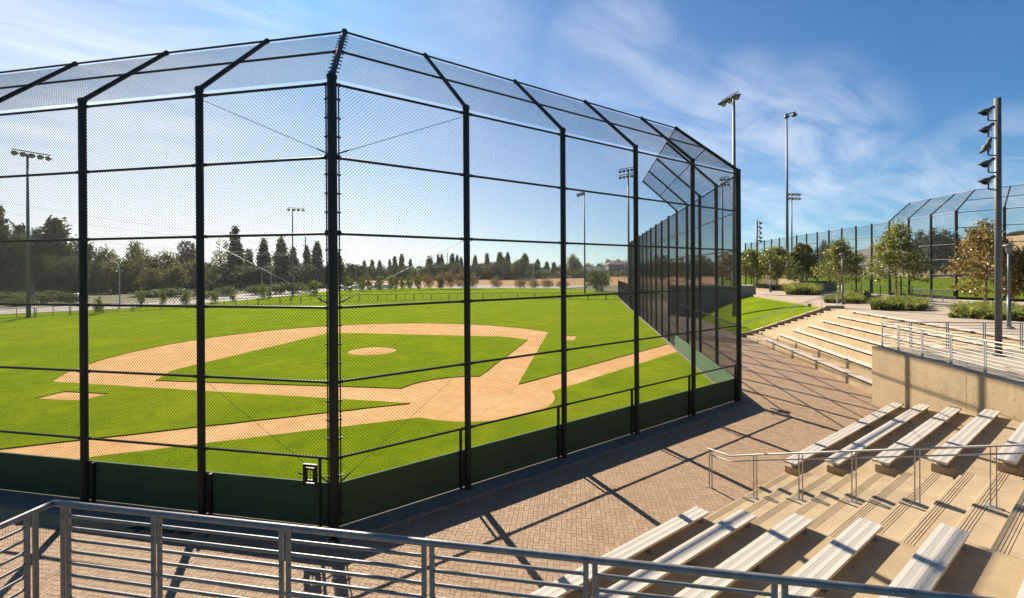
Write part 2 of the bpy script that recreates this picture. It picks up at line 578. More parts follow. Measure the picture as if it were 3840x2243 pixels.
def subdiv(loop, mx=0.6, jit=0.022, seed=1):
    """irregular mown edge: points along the outline with a little wander"""
    r = random.Random(seed)
    out = []
    for i in range(len(loop)):
        a, b = Vector(loop[i]), Vector(loop[(i + 1) % len(loop)])
        n = max(1, int((b - a).length / mx))
        nn = Vector((-(b - a).y, (b - a).x)).normalized()
        for k in range(n):
            p = a.lerp(b, k / n)
            if k:
                p = p + nn * r.uniform(-jit, jit)
            out.append((p.x, p.y))
    return out


ld = subdiv(fl(outer_dirt), seed=2)
lg = subdiv(fl(inner_grass), seed=3)
lm = subdiv(fl(mound), 0.3, 0.015, seed=4)
lcl, lcr = subdiv(fl(coachL), seed=5), subdiv(fl(coachR), seed=6)
mb = MB()
mb.flat([turf_out, ld, lcl, lcr], 0.0)
mb.flat([lg, lm], 0.0)
for lp in (ld, lcl, lcr, lg, lm):
    mb.skirt(lp, -0.06, 0.0)
tag(mb.build('grass_field', 'turf'), kind='structure')
mb = MB()
mb.flat([fl([(-19, -4.5), (19, -4.5), (19, 30), (-19, 30)])], -0.035)
tag(mb.build('infield_dirt', 'clay'), kind='structure')
mb = MB()
mb.lathe([(1.62, -0.04), (1.3, 0.02), (0.8, 0.06), (0.0, 0.075)], (*rot2(0, 12.63), 0), (0, 0, 1), 32)
tag(mb.build('pitching_mound', 'clay', smooth=True), 'low round dirt pitching mound in the infield grass', 'mound')

# road and dry land beyond the field
mb = MB()
mb.flat([[(-70, 70), (-60, 66), (-28, 65), (-16.7, 67.2), (-0.4, 77), (25.5, 109), (50, 116), (80, 81), (120, 90), (90, 135), (52, 137),
          (20, 128), (-8, 92), (-22, 84), (-70, 90)]], -0.03)
tag(mb.build('road', 'road'), kind='structure')
mb = MB()
for off, col in ((0.4, 0), (6.5, 0), (13.0, 0)):
    L = [(-60, 67.5), (-28, 66.5), (-16.7, 68.5), (-0.4, 78.8), (25, 110.5), (50, 117.2)]
    for a, b in zip(L[:-1], L[1:]):
        da = Vector(b) - Vector(a)
        n = Vector((-da.y, da.x)).normalized()
        p, q = Vector(a) + n * off, Vector(b) + n * off
        mb.bar((p.x, p.y, -0.02), (q.x, q.y, -0.02), 0.45 if off < 1 else 0.22, 0.012 if off > 1 else 0.12)
tag(mb.build('road_kerb', 'white_line'), kind='structure')
mb = MB()
nx, ny = 30, 14
vs, fs = [], []
o0, ux, uy = Vector((20, 138)), Vector((math.cos(R(-28)), math.sin(R(-28)))), Vector((math.sin(R(28)), math.cos(R(28))))
for j in range(ny + 1):
    for i in range(nx + 1):
        p = o0 + ux * (i / nx * 260 - 30) + uy * (j / ny * 200)
        z = -0.05 + 2.6 * min(1, j / 7) ** 1.3 + (rnd.uniform(-0.25, 0.25) if j else 0)
        vs.append((p.x, p.y, z))
for j in range(ny):
    for i in range(nx):
        a = j * (nx + 1) + i
        fs.append((a, a + 1, a + nx + 2, a + nx + 1))
mb.add(vs, fs)
tag(mb.build('dirt_bank', 'dry', smooth=True), kind='structure')

# ------------------------------------------------------------------ pavement: herringbone pavers
walk = [(-26, 9), (-24, 7), (-7.6, -7.2), (7.9, -7.3), (P8.x + dC.x * 60 + 0.3, P8.y + dC.y * 60 - 0.3)]
walk += [cf2(50, 0.05), cf2(16.4, 0.02), cf2(-1.19, 0.02), (K.x, K.y), (11.0, Y1 + 0.01), (-10.6, Y1 + 0.01), (LK.x, LK.y), (-30, -6)]
mb = MB()
mb.flat([walk], -0.006)
tag(mb.build('pavement', 'sand_joint'), kind='structure')


def inside(poly, X, Y):
    res = np.zeros(X.shape, bool)
    n = len(poly)
    for i in range(n):
        x1, y1 = poly[i]
        x2, y2 = poly[(i + 1) % n]
        if y1 == y2:
            continue
        c = ((y1 > Y) != (y2 > Y)) & (X < (x2 - x1) * (Y - y1) / (y2 - y1) + x1)
        res ^= c
    return res


def pavers(name):
    W = 0.1
    n = 330
    I, J = np.meshgrid(np.arange(-n, n), np.arange(-n, n), indexing='ij')
    I, J = I.ravel(), J.ravel()
    c = (I - J) % 4
    g = 0.0035
    out = []
    for cls, sx, sy in ((0, 2, 1), (3, 1, 2)):
        i, j = I[c == cls].astype(float), J[c == cls].astype(float)
        x0, y0, x1, y1 = i * W + g, j * W + g, (i + sx) * W - g, (j + sy) * W - g
        out.append(np.stack([np.stack([x0, y0], 1), np.stack([x1, y0], 1), np.stack([x1, y1], 1), np.stack([x0, y1], 1)], 1))
    q = np.concatenate(out)
    a = R(45)
    Rm = np.array([[math.cos(a), -math.sin(a)], [math.sin(a), math.cos(a)]])
    q = q @ Rm.T + np.array([4.0, -8.0])
    cen = q.mean(1)
    ok = inside(walk, cen[:, 0], cen[:, 1]) & (np.hypot(cen[:, 0] - CAM.x, cen[:, 1] - CAM.y) < 36)
    q = q[ok]
    m = len(q)
    rs = np.random.RandomState(3)
    z = rs.uniform(-0.0015, 0.0015, (m, 1)) + rs.uniform(-0.0008, 0.0008, (m, 4))
    v = np.concatenate([q, z[..., None]], 2).reshape(-1, 3)
    ob = np_obj(name, v, np.arange(m * 4).reshape(m, 4), 'paver')
    at_ = ob.data.attributes.new('tone', 'FLOAT', 'FACE')
    at_.data.foreach_set('value', rs.uniform(0, 1, m).astype(np.float32))
    return ob


tag(pavers('pavement_bricks'), kind='structure')
mb = MB()
mb.flat([[(P8.x + dC.x * 22, P8.y + dC.y * 22), (P8.x + dC.x * 75, P8.y + dC.y * 75), cf2(60, 0), cf2(14, 0.0)]], 0.004)
tag(mb.build('paving_beyond', 'paving_far'), kind='structure')

# kerb strip under the fence
mb = MB()
for a, b, n in ((P3 + dA * 40, P3, nA), (P3, P8, nB), (P8, P8 + dC * 62, nC)):
    mb.bar(a - n * 0.10 + Vector((0, 0, 0.0)), b - n * 0.10, 0.62, 0.05)
tag(mb.build('kerb', 'kerb'), kind='structure')


# ------------------------------------------------------------------ chain link
def chain_link(name, origin, eu, ev, wid, hei, pitch, r, seg, parent, mat='wire', knock=0.0022, off=(0, 0, 0), shear=None):
    """two families of diagonal wires in the plane origin + u*eu + w*ev; u limits may change with w (shear)"""
    eu, ev = np.array(eu, float), np.array(ev, float)
    nn = np.cross(eu, ev)
    P = []
    for fam in (1, -1):
        lo, hi = (-hei, wid) if fam == 1 else (0, wid + hei)
        if shear:
            lo, hi = lo - 4, hi + 4
        c = np.arange(math.floor(lo / pitch), math.ceil(hi / pitch) + 1) * pitch
        for cc in c:
            # u = cc + fam*w
            w0, w1 = 0.0, hei
            ul0, ul1 = (0.0, wid)
            if shear is None:
                if fam == 1:
                    w0, w1 = max(w0, -cc), min(w1, wid - cc)
                else:
                    w0, w1 = max(w0, cc - wid), min(w1, cc)
            else:
                s0, s1 = shear            # u range [s0*w, wid+s1*w]
                # fam*w + cc >= s0*w  ; cc + fam*w <= wid + s1*w
                k = fam - s0
                if k > 0:
                    w0 = max(w0, -cc / k)
                else:
                    w1 = min(w1, -cc / k)
                k = fam - s1
                if k > 0:
                    w1 = min(w1, (wid - cc) / k)
                else:
                    w0 = max(w0, (wid - cc) / k)
            if w1 - w0 < pitch * 0.3:
                continue
            n = max(1, int(round((w1 - w0) / seg)))
            ws = np.linspace(w0, w1, n + 1)
            us = cc + fam * ws
            P.append((np.stack([us[:-1], ws[:-1], us[1:], ws[1:]], 1), fam))
    V, F, k = [], [], 0
    org = np.array(origin, float) + np.array(off, float)
    for arr, fam in P:
        a = org + arr[:, 0:1] * eu + arr[:, 1:2] * ev + nn * (fam * knock)
        b = org + arr[:, 2:3] * eu + arr[:, 3:4] * ev + nn * (fam * knock)
        d = (eu * fam + ev) / math.sqrt(2)
        s = np.cross(d, nn)
        ring = [s * r, (-0.5 * s + 0.866 * nn) * r, (-0.5 * s - 0.866 * nn) * r]
        m = len(a)
        vv = np.stack([a + ring[0], a + ring[1], a + ring[2], b + ring[0], b + ring[1], b + ring[2]], 1).reshape(-1, 3)
        base = (np.arange(m) * 6 + k)[:, None, None]
        ff = (base + np.array([[0, 1, 4, 3], [1, 2, 5, 4], [2, 0, 3, 5]])[None]).reshape(-1, 4)
        V.append(vv)
        F.append(ff)
        k += m * 6
    V, F = np.concatenate(V), np.concatenate(F)
    if parent is not None:
        V = V - np.array(list(parent['_o']))
    return np_obj(name, V, F, mat, parent)


def post_mesh(p, z0, z1, r, parent, cap=True, n=14, name='post'):
    b = MB()
    b.tube([(p.x, p.y, z0), (p.x, p.y, z1)], r, n)
    if cap:
        b.lathe([(r * 1.12, z1 - 0.05), (r * 1.12, z1), (r * 0.75, z1 + 0.035), (0, z1 + 0.05)], (p.x, p.y, 0), (0, 0, 1), n)
    return b.build(name, 'black', parent, smooth=False)


RAILZ = [1.45, 2.94, 4.40, 5.85, 7.34, 8.78]


def big_fence(posts_runs, parent, z0, rail_z, canopy_arms, bay_mesh, pitch, wr, seg, pr=0.076, rr=0.028):
    """posts_runs: list of (start, dir, normal-to-field, number of bays)"""
    done = []
    for st, d, n, nb, L in posts_runs:
        for i in range(nb + 1):
            p = st + d * (L * i)
            if any((p - q).length < 0.3 for q in done):
                continue
            done.append(p)
            corner = i == 0 or i == nb
            post_mesh(p, z0, z0 + HP, pr * (1.2 if corner else 1), parent)
        for z in rail_z:
            b = MB()
            a, e = st + d * 0.05, st + d * (L * nb - 0.05)
            b.tube([(a.x, a.y, z0 + z), (e.x, e.y, z0 + z)], rr, 8)
            for i in range(nb + 1):
                p = st + d * (L * i)
                for sg in (-1, 1):
                    if 0 < i or sg > 0:
                        if i < nb or sg < 0:
                            q = p + d * (sg * (pr + 0.05))
                            b.tube([q - d * 0.04 + Vector((0, 0, z0 + z)), q + d * 0.04 + Vector((0, 0, z0 + z))], rr * 1.35, 8)
            b.build('rail', 'black', parent)


# ------------------------------------------------------------------ the backstop fence
bs = wthing('backstop_fence', (0, YB, 0), 'tall black chain link backstop fence curving round home plate with inward sloping top', 'fence')
big_fence([(P3, dA, nA, 6, 3.03), (P3, dB, nB, 5, (P8 - P3).length / 5), (P8, dC, nC, 15, BAY)], bs, 0.0, RAILZ, None, None, 0.07, 0.003, 0.4)
BL = (P8 - P3).length
mo = 0.075
LA, LC = 6 * 3.03, 15 * BAY
SEG = 0.36
WR = 0.0033
PIT = 0.0735
tA, tB = math.tan(R(22.7)), math.tan(R(22.2))
chain_link('mesh', P3 + nA * mo + dA * (mo * tA) + Vector((0, 0, 0.03)), dA, (0, 0, 1), LA, 8.78, PIT, WR, SEG, bs)
chain_link('mesh', P3 + nB * mo + dB * (mo * tA) + Vector((0, 0, 0.03)), dB, (0, 0, 1), BL - mo * (tA + tB), 8.78, PIT, WR, SEG, bs)
chain_link('mesh', P8 + nC * mo + dC * (mo * tB) + Vector((0, 0, 0.03)), dC, (0, 0, 1), LC, 8.78, PIT, 0.0030, 0.5, bs)

# sloping canopy: arms, outer pipe, middle pipe, mesh
AR, AZ = 2.10, 2.02
bisL = (nA + nB).normalized()
bisR = (nB + nC).normalized()
cL = 1 / bisL.dot(nB)
cR = 1 / bisR.dot(nB)


def arm(p, d, ln, r=0.05):
    b = MB()
    b.tube([p + Vector((0, 0, HP - 0.02)), p + d * (AR * ln) + Vector((0, 0, HP + AZ))], r, 10)
    e = p + d * (AR * ln) + Vector((0, 0, HP + AZ))
    b.lathe([(r * 1.25, -0.06), (r * 1.25, 0.03), (0, 0.06)], e, (d * AR + Vector((0, 0, AZ))), 10)
    b.build('arm', 'black', bs)


arm(P3, bisL, cL, 0.06)
arm(P8, bisR, cR, 0.06)
LBb = BL / 5
for i in range(1, 5):
    arm(P3 + dA * 3.03 * i, nA, 1)
    arm(P3 + dB * LBb * i, nB, 1)
    arm(P8 + dC * BAY * i, nC, 1)
for frac in (0.5, 1.0):
    up = Vector((0, 0, HP + AZ * frac))
    a = P3 + dA * 3.03 * 4 + nA * AR * frac + up
    b_ = P3 + bisL * (AR * cL * frac) + up
    c_ = P8 + bisR * (AR * cR * frac) + up
    d_ = P8 + dC * BAY * 4 + nC * AR * frac + up
    for q0, q1 in ((a, b_), (b_, c_), (c_, d_)):
        mb = MB()
        mb.tube([q0, q1], 0.027, 8)
        mb.build('rail', 'black', bs)
sl = math.hypot(AR, AZ)
for st, d, n, wid, sh in ((P3, dA, nA, 4 * 3.03, (math.tan(R(22.7)) * AR / sl, 0)), (P3, dB, nB, BL, (tA * AR / sl, -tB * AR / sl)),
                          (P8, dC, nC, 4 * BAY, (tB * AR / sl, 0))):
    ev = (n * AR + Vector((0, 0, AZ))) / sl
    chain_link('canopy_mesh', st + Vector((0, 0, HP - 0.05)) + n * 0.03, d, ev, wid, sl, PIT, 0.0024, SEG, bs, shear=sh)

# kickboards: three planks per bay on the field side
for st, d, n, nb, L in ((P3, dA, nA, 6, 3.03), (P3, dB, nB, 5, LBb), (P8, dC, nC, 4, BAY)):
    for i in range(nb):
        b = MB()
        a, e = st + d * (L * i + 0.01), st + d * (L * (i + 1) - 0.01)
        if st is P3 and i == 0:
            a = a + d * (0.13 * tA)
        if st is P8 and i == 0:
            a = a + d * (0.13 * tB)
        if d is dB and i == nb - 1:
            e = e - d * (0.13 * tB)
        zs = [0.045, 0.325, 0.330 + rnd.uniform(0, 0.004), 0.612, 0.616 + rnd.uniform(0, 0.006), 0.905]
        for k in range(3):
            z0, z1 = zs[2 * k], zs[2 * k + 1]
            t = rnd.uniform(-0.004, 0.004)
            b.bar(a + n * 0.12 + Vector((0, 0, (z0 + z1) / 2 + t / 2)), e + n * 0.12 + Vector((0, 0, (z0 + z1) / 2 - t / 2)), 0.04, z1 - z0)
        b.build('kickboard', 'kick', bs)
        # splice upright behind each joint
        b = MB()
        q = st + d * (L * (i + 1) - 0.16)
        b.bar(q + n * 0.06 + Vector((0, 0, 0.02)), q + n * 0.06 + Vector((0, 0, 0.9 if d is dA else 1.45)), 0.05, 0.06, up=n)
        for z in (0.15, 0.3, 0.45, 0.6, 0.75) + (() if d is dA else (0.95, 1.1, 1.25)):
            b.tube([q + n * 0.02 + Vector((0, 0, z)), q + Vector((0, 0, z)) - n * 0.005], 0.012, 6)
        b.build('splice_post', 'black', bs)

# tension bars with bands on both corner posts
for p, d1, d2 in ((P3, dA, dB), (P8, -dB, dC)):
    for d in (d1, d2):
        b = MB()
        q = p + d * 0.125
        b.bar(q + Vector((0, 0, 0.1)), q + Vector((0, 0, HP - 0.2)), 0.006, 0.02, up=d)
        b.bar(q + d * 0.012 + Vector((0, 0, 0.1)), q + d * 0.012 + Vector((0, 0, HP - 0.2)), 0.018, 0.006, up=d)
        z = 0.35
        while z < HP - 0.2:
            b.bar(p + d * 0.07 + Vector((0, 0, z)), p + d * 0.165 + Vector((0, 0, z)), 0.03, 0.03)
            z += 0.37
        if d is d1:
            z = 0.35
            while z < HP - 0.2:
                b.lathe([(0.099, z - 0.014), (0.099, z + 0.014)], (p.x, p.y, 0), (0, 0, 1), 14)
                z += 0.37
        b.build('tension_bar', 'black', bs)
# canopy arm ties of the near corner arm
b = MB()
for k in range(12):
    t = 0.08 + k * 0.075
    q = P3 + bisL * (AR * cL * t) + Vector((0, 0, HP + AZ * t))
    for d in (dA, dB):
        b.bar(q + d * 0.04, q + d * 0.12, 0.02, 0.02)
b.build('arm_tie', 'black', bs)

# truss rods in the end bays
for p, q in ((P3, P3 + dA * 3.03), (P3, P3 + dB * LBb), (P8, P8 - dB * LBb), (P8, P8 + dC * BAY)):
    for z0, z1 in ((7.42, 8.68), (4.48, 5.80), (0.95, 2.85)):
        d = (q - p).normalized()
        b = MB()
        b.tube([p + d * 0.1 + Vector((0, 0, z0)), q - d * 0.1 + Vector((0, 0, z1))], 0.0065 if z0 > 4 else 0.004, 6)
        b.tube([p + d * 0.1 + Vector((0, 0, z0)), p + d * 0.32 + Vector((0, 0, z0 + (z1 - z0) * 0.08))], 0.016, 6)
        b.build('truss_rod', 'cable_steel', bs)

# gate in the near bay of the left run: slim post and a square latch guard
gp = P3 + dA * 0.30
b = MB()
b.tube([gp - nA * 0.01 + Vector((0, 0, 0)), gp - nA * 0.01 + Vector((0, 0, 1.42))], 0.03, 8)
b.lathe([(0.036, 1.38), (0.036, 1.43), (0, 1.46)], gp - nA * 0.01, (0, 0, 1), 8)
b.build('gate_post', 'black', bs)
b = MB()
c = gp + dA * 0.20
for h, w in ((0.30, 0.045), (0.19, 0.035)):
    for sx in (-1, 1):
        q = c + dA * (sx * h * 0.42) - nA * 0.03
        b.bar(q + Vector((0, 0, 1.11 - h * 0.62)), q + Vector((0, 0, 1.11 + h * 0.62)), w, w, up=nA)
        z = 1.11 + sx * h * 0.62
        b.bar(c - dA * (h * 0.5) - nA * 0.031 + Vector((0, 0, z)), c + dA * (h * 0.5) - nA * 0.031 + Vector((0, 0, z)), w, w)
b.tube([c - nA * 0.03 + Vector((0, 0, 1.0)), c - nA * 0.03 + Vector((0, 0, 1.22))], 0.008, 6)
b.tube([c + dA * 0.15 - nA * 0.03 + Vector((0, 0, 1.10)), c + dA * 0.24 - nA * 0.06 + Vector((0, 0, 1.14))], 0.014, 6)
b.build('gate_latch', 'black', bs)
# lower green screen that carries on past the tall run
scr = wthing('windscreen_fence', P8 + dC * LC, 'lower dark mesh screen fence carrying on past the tall backstop run', 'fence')
e0, e1 = P8 + dC * (LC + 0.1), Vector((58.6, 41.2, 0))
dS = (e1 - e0).normalized()
for i in range(6):
    p = e0 + dS * ((e1 - e0).length * i / 5)
    b = MB()
    b.tube([(p.x, p.y, 0), (p.x, p.y, 3.3)], 0.045, 8)
    b.build('post', 'black', scr)
b = MB()
for z in (0.1, 1.7, 3.2):
    b.tube([e0 + Vector((0, 0, z)), e1 + Vector((0, 0, z))], 0.025, 6)
b.build('rail', 'black', scr)
chain_link('mesh', e0 + Vector((0, 0, 0.03)), dS, (0, 0, 1), (e1 - e0).length, 3.2, 0.09, 0.003, 0.8, scr)

# white hooded box low on the right corner post
wb = wthing('hose_box', P8 + dC * 0.42 + Vector((0, 0, 1.05)), 'small white hooded box fixed low beside the right corner post', 'box')
q = P8 + dC * 0.42 - nC * 0.14
b = MB()
b.prism([(q.x - 0.2, q.y - 0.12), (q.x + 0.2, q.y - 0.12), (q.x + 0.2, q.y + 0.12), (q.x - 0.2, q.y + 0.12)], 1.22, 1.30)
b.prism([(q.x - 0.13, q.y - 0.08), (q.x + 0.13, q.y - 0.08), (q.x + 0.13, q.y + 0.08), (q.x - 0.13, q.y + 0.08)], 1.30, 1.36)
b.build('hood', 'white_paint', wb)
b = MB()
b.tube([(q.x, q.y, 0.95), (q.x, q.y, 1.22)], 0.07, 12)
b.build('drum', 'galv', wb)


# ------------------------------------------------------------------ concrete terraces, stairs, walls
def wallx_left(y):
    return LK.x + (LK.y - y)


def wallx_right(y):
    return K.x + kN.x * ((y - K.y) / kN.y)


tl = wthing('concrete_terrace', (-6, Y1, 0), 'concrete seating terrace on the left side of the handrail stair', 'terrace')
tr = wthing('concrete_terrace', (6, Y1, 0), 'concrete seating terrace between the handrail stair and the tall concrete wall', 'terrace')
for k in range(1, 8):
    ya, yb = Y1 - TREAD * (k - 1), Y1 - TREAD * k
    b = MB()
    b.prism([(wallx_left(ya) - 0.02, ya), (SX0, ya), (SX0, yb), (wallx_left(yb) - 0.02, yb)], -0.1, RISE * k)
    b.build('tier', 'concrete', tl)
    b = MB()
    b.prism([(SX1, ya), (wallx_right(ya) + 0.02, ya), (wallx_right(yb) + 0.02, yb), (SX1, yb)], -0.1, RISE * k)
    b.build('tier', 'concrete', tr)
st = wthing('concrete_stair', (0.2, Y1, 0), 'broad concrete stair with grooved nosings beside the handrail', 'stair')
for j in range(1, 15):
    yf = Y1 - TREAD / 2 * (j - 1)
    z = RISE / 2 * j
    prof = [(yf, -0.1), (yf, z - 0.012), (yf - 0.012, z)]
    for g in (0.05, 0.083, 0.116, 0.149):
        prof += [(yf - g, z), (yf - g - 0.003, z - 0.006), (yf - g - 0.012, z - 0.006), (yf - g - 0.015, z)]
    prof += [(yf - TREAD / 2, z), (yf - TREAD / 2, -0.1)]
    b = MB()
    # walls and top as quads, caps as plain outline
    n = len(prof)
    x0, x1 = SX0 + 0.006, SX1 - 0.006
    vs = [(x0, y, zz) for y, zz in prof] + [(x1, y, zz) for y, zz in prof]
    b.add(vs, [(i, i + 1, n + i + 1, n + i) for i in range(n - 1)])
    for x in (x0, x1):
        b.add([(x, yf, -0.1), (x, yf, z - 0.012), (x, yf - TREAD / 2, z - 0.012), (x, yf - TREAD / 2, -0.1)], [(0, 1, 2, 3)])
    b.build('step', 'tread', st)

UE = 12.6


def us(v):
    return -1.19 + 0.087 * (v + 0.589)


TV = 0.85
tc = wthing('concrete_terrace', tuple(cf(6, 0)), 'far concrete seating terrace beyond the wall, beside the grass bank', 'terrace')
for k in range(1, 8):
    va, vb = TV * (k - 1), TV * k
    b = MB()
    cu = [None, 2.2, 5.6, 9.1, UE]             # cast in lengths with open joints
    for a, e in zip(cu[:-1], cu[1:]):
        a0, a1 = (us(va) - 0.02, us(vb) - 0.02) if a is None else (a + 0.012, a + 0.012)
        b.prism([cf2(a0, va), cf2(e, va), cf2(e, vb), cf2(a1, vb)], -0.1, RISE * k)
    b.build('tier', 'concrete', tc)
sc_ = wthing('concrete_stair', tuple(cf(14.5, 0)), 'far concrete stair between the far benches and the grass bank', 'stair')
for j in range(1, 15):
    va = TV / 2 * (j - 1)
    b = MB()
    b.prism([cf2(UE + 0.006, va), cf2(16.4, va), cf2(16.4, va + TV / 2), cf2(UE + 0.006, va + TV / 2)], -0.1, RISE / 2 * j)
    b.build('step', 'tread', sc_)
# sloping side wall of the far stair
b = MB()
pf = [(-0.45, -0.1), (-0.45, 0.30), (0.15, 0.34), (5.2, 2.30), (5.35, 2.44), (6.5, 2.44), (6.5, -0.1)]
n = len(pf)
vs = [tuple(cf(16.41, v, z)) for v, z in pf] + [tuple(cf(16.68, v, z)) for v, z in pf]
b.add(vs, [(i, (i + 1) % n, n + (i + 1) % n, n + i) for i in range(n)] + [tuple(range(n)), tuple(range(2 * n - 1, n - 1, -1))])
sw = b.build('stair_side_wall', 'concrete')
tag(sw, 'low sloping concrete side wall between far stair and grass bank', 'wall')


# wedge walls with panel joints and tie holes
def tie_wall(name, nose, d1, L1, d2, L2, label):
    t = wthing(name, tuple(nose), label, 'wall')
    a, c = nose + d1 * L1, nose + d2 * L2
    b = MB()
    ins = 0.03
    bi = -(d1 + d2).normalized()
    core = nose - bi * (ins / abs(bi.dot(Vector((-d1.y, d1.x, 0)))))
    b.prism([core.to_2d()[:], (a - bi * 0.04).to_2d()[:], (c - bi * 0.04).to_2d()[:]], -0.1, DECK - 0.015)
    b.build('core', 'concrete', t)
    b = MB()
    b.prism([(nose + (d1 + d2) * 0.05).to_2d()[:], (a + d2 * 0.05).to_2d()[:], (c + d1 * 0.05).to_2d()[:]], DECK - 0.014, DECK - 0.004)
    b.build('deck', 'deck', t)
    for d, other, L in ((d1, d2, L1), (d2, d1, L2)):
        nrm = Vector((-d.y, d.x, 0))
        if nrm.dot(other) < 0:
            nrm = -nrm
        cuts = [0.0, 1.9, 4.5, 7.1, 9.7, 12.3]
        b = MB()
        for i in range(len(cuts) - 1):
            u0, u1 = cuts[i], min(cuts[i + 1], L)
            if u0 >= L:
                break
            g0 = 0.0 if i == 0 else 0.008
            for z0, z1 in ((-0.1, 1.08), (1.094, DECK)):
                p0, p1 = nose + d * (u0 + g0), nose + d * (u1 - 0.008)
                th = 0.26 if z1 == DECK else 0.2
                q1 = p1 + nrm * th
                q0 = (p0 + nrm * th) if i else nose + (d1 + d2) * (th / abs(d2.cross(d1).z))
                b.prism([p0.to_2d()[:], p1.to_2d()[:], q1.to_2d()[:], q0.to_2d()[:]], z0, z1)
        b.build('wall_panel', 'concrete', t)
        b = MB()
        u = 0.45
        while u < L - 0.3:
            if min(abs(u - c_) for c_ in cuts) > 0.15:
                for z in (1.74, 1.32, 0.82, 0.40):
                    p = nose + d * u - nrm * 0.0015 + Vector((0, 0, z))
                    b.lathe([(0.0, 0), (0.019, 0.0)], p, -nrm, 10)
            u += 0.62
        b.build('tie_hole', 'tie_hole', t)
    return t


tie_wall('concrete_wall', K, kN, 10.44, kF, 6.57, 'tall concrete retaining wall with tie holes below the metal guardrail on the right')
dl1, dl2 = Vector((s2, -s2, 0)), Vector((-s2, -s2, 0))
tie_wall('concrete_wall', LK, dl1, 9.5, dl2, 9.5, 'concrete retaining wall under the guardrail in the foreground')

# plaza above the terraces
RC = Vector((50.1, -5.67, 0))               # corner of the second backstop
dRl = Vector((math.cos(R(46)), math.sin(R(46)), 0))
dRr = Vector((-0.05, -1, 0)).normalized()
nRl = Vector((dRl.y, -dRl.x, 0))
nRr = Vector((-dRr.y, dRr.x, 0))
wR, wF = K + kN * 10.44, K + kF * 6.57
plz = [(wallx_left(Y1 - 7 * TREAD), Y1 - 7 * TREAD), (wR.x, wR.y), (wF.x, wF.y), cf2(us(5.95), 5.95), cf2(16.4, 5.95), cf2(16.4, 6.5), cf2(16.68, 6.5),
       cf2(16.68, 5.3), cf2(34, 5.3), cf2(48, 6), cf2(62, 6), ((RC + dRl * 45 - nRl * 0.8)[:2]), ((RC - nRl * 0.8 - nRr * 0.5)[:2]),
       ((RC + dRr * 60 - nRr * 0.8)[:2]), (30, -70), (-12, -40)]
mb = MB()
mb.prism([tuple(p) for p in plz], -0.09, PLAZA)
tag(mb.build('plaza', 'plaza'), kind='structure')
mb = MB()
mb.prism([(RC + dRl * 60 - nRl * 0.8)[:2], (RC - nRl * 0.8 - nRr * 0.8)[:2], (RC + dRr * 70 - nRr * 0.8)[:2], (240, -90), (270, 20), (205, 105)], -0.08, 1.55)
tag(mb.build('second_field', 'far_turf'), kind='structure')
mb = MB()
mb.flat([[(RC - nRl * 0.6 - nRr * 0.6)[:2], (RC + dRr * 40 - nRr * 0.6)[:2], (RC + dRr * 40 + nRr * 15)[:2], (RC + dRr * 6 + nRr * 14)[:2],
          (RC + dRl * 3 + nRl * 9)[:2], (RC + dRl * 9 - nRl * 0.6)[:2]]], 1.56)
tag(mb.build('second_field_dirt', 'clay'), kind='structure')

# grass bank
mb = MB()
nu, nv = 60, 26
vs, fs = [], []
for j in range(nv + 1):
    for i in range(nu + 1):
        u, v = 16.69 + i / nu * 17, -0.35 + j / nv * 5.66
        t = max(0.0, min(1.0, (v + 0.3) / 5.6))
        z = 0.02 + 2.18 * (1 - (1 - t) ** 1.35) + 0.05 * math.sin(u * 0.9) * t * (1 - t)
        near = max(0.0, 1 - (u - 16.69) / 3.0)
        z = z * (1 - near * 0.16 * (1 - t))
        vs.append(tuple(cf(u, v, z + rnd.uniform(-0.012, 0.012))))
for j in range(nv):
    for i in range(nu):
        a = j * (nu + 1) + i
        fs.append((a, a + 1, a + nu + 2, a + nu + 1))
mb.add(vs, fs)
tag(mb.build('grass_bank', 'lawn', smooth=True), kind='structure')
mb = MB()
mb.bar(cf(16.9, 5.42, 2.25), cf(34.0, 5.42, 2.25), 0.24, 0.30)
tag(mb.build('bank_kerb', 'concrete'), 'pale concrete kerb along the top of the grass bank', 'kerb')
# wall closing the far end of the grass bank
b = MB()
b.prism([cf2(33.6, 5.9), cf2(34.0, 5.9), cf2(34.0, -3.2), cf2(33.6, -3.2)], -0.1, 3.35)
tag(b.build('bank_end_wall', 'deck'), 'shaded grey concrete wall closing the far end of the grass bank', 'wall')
b = MB()
b.prism([cf2(34.0, 5.5), cf2(46, 5.5), cf2(46, 5.8), cf2(34.0, 5.8)], -0.1, 2.95)
tag(b.build('path_side_wall', 'concrete'), 'low concrete wall lit by the sun behind the grass bank', 'wall')


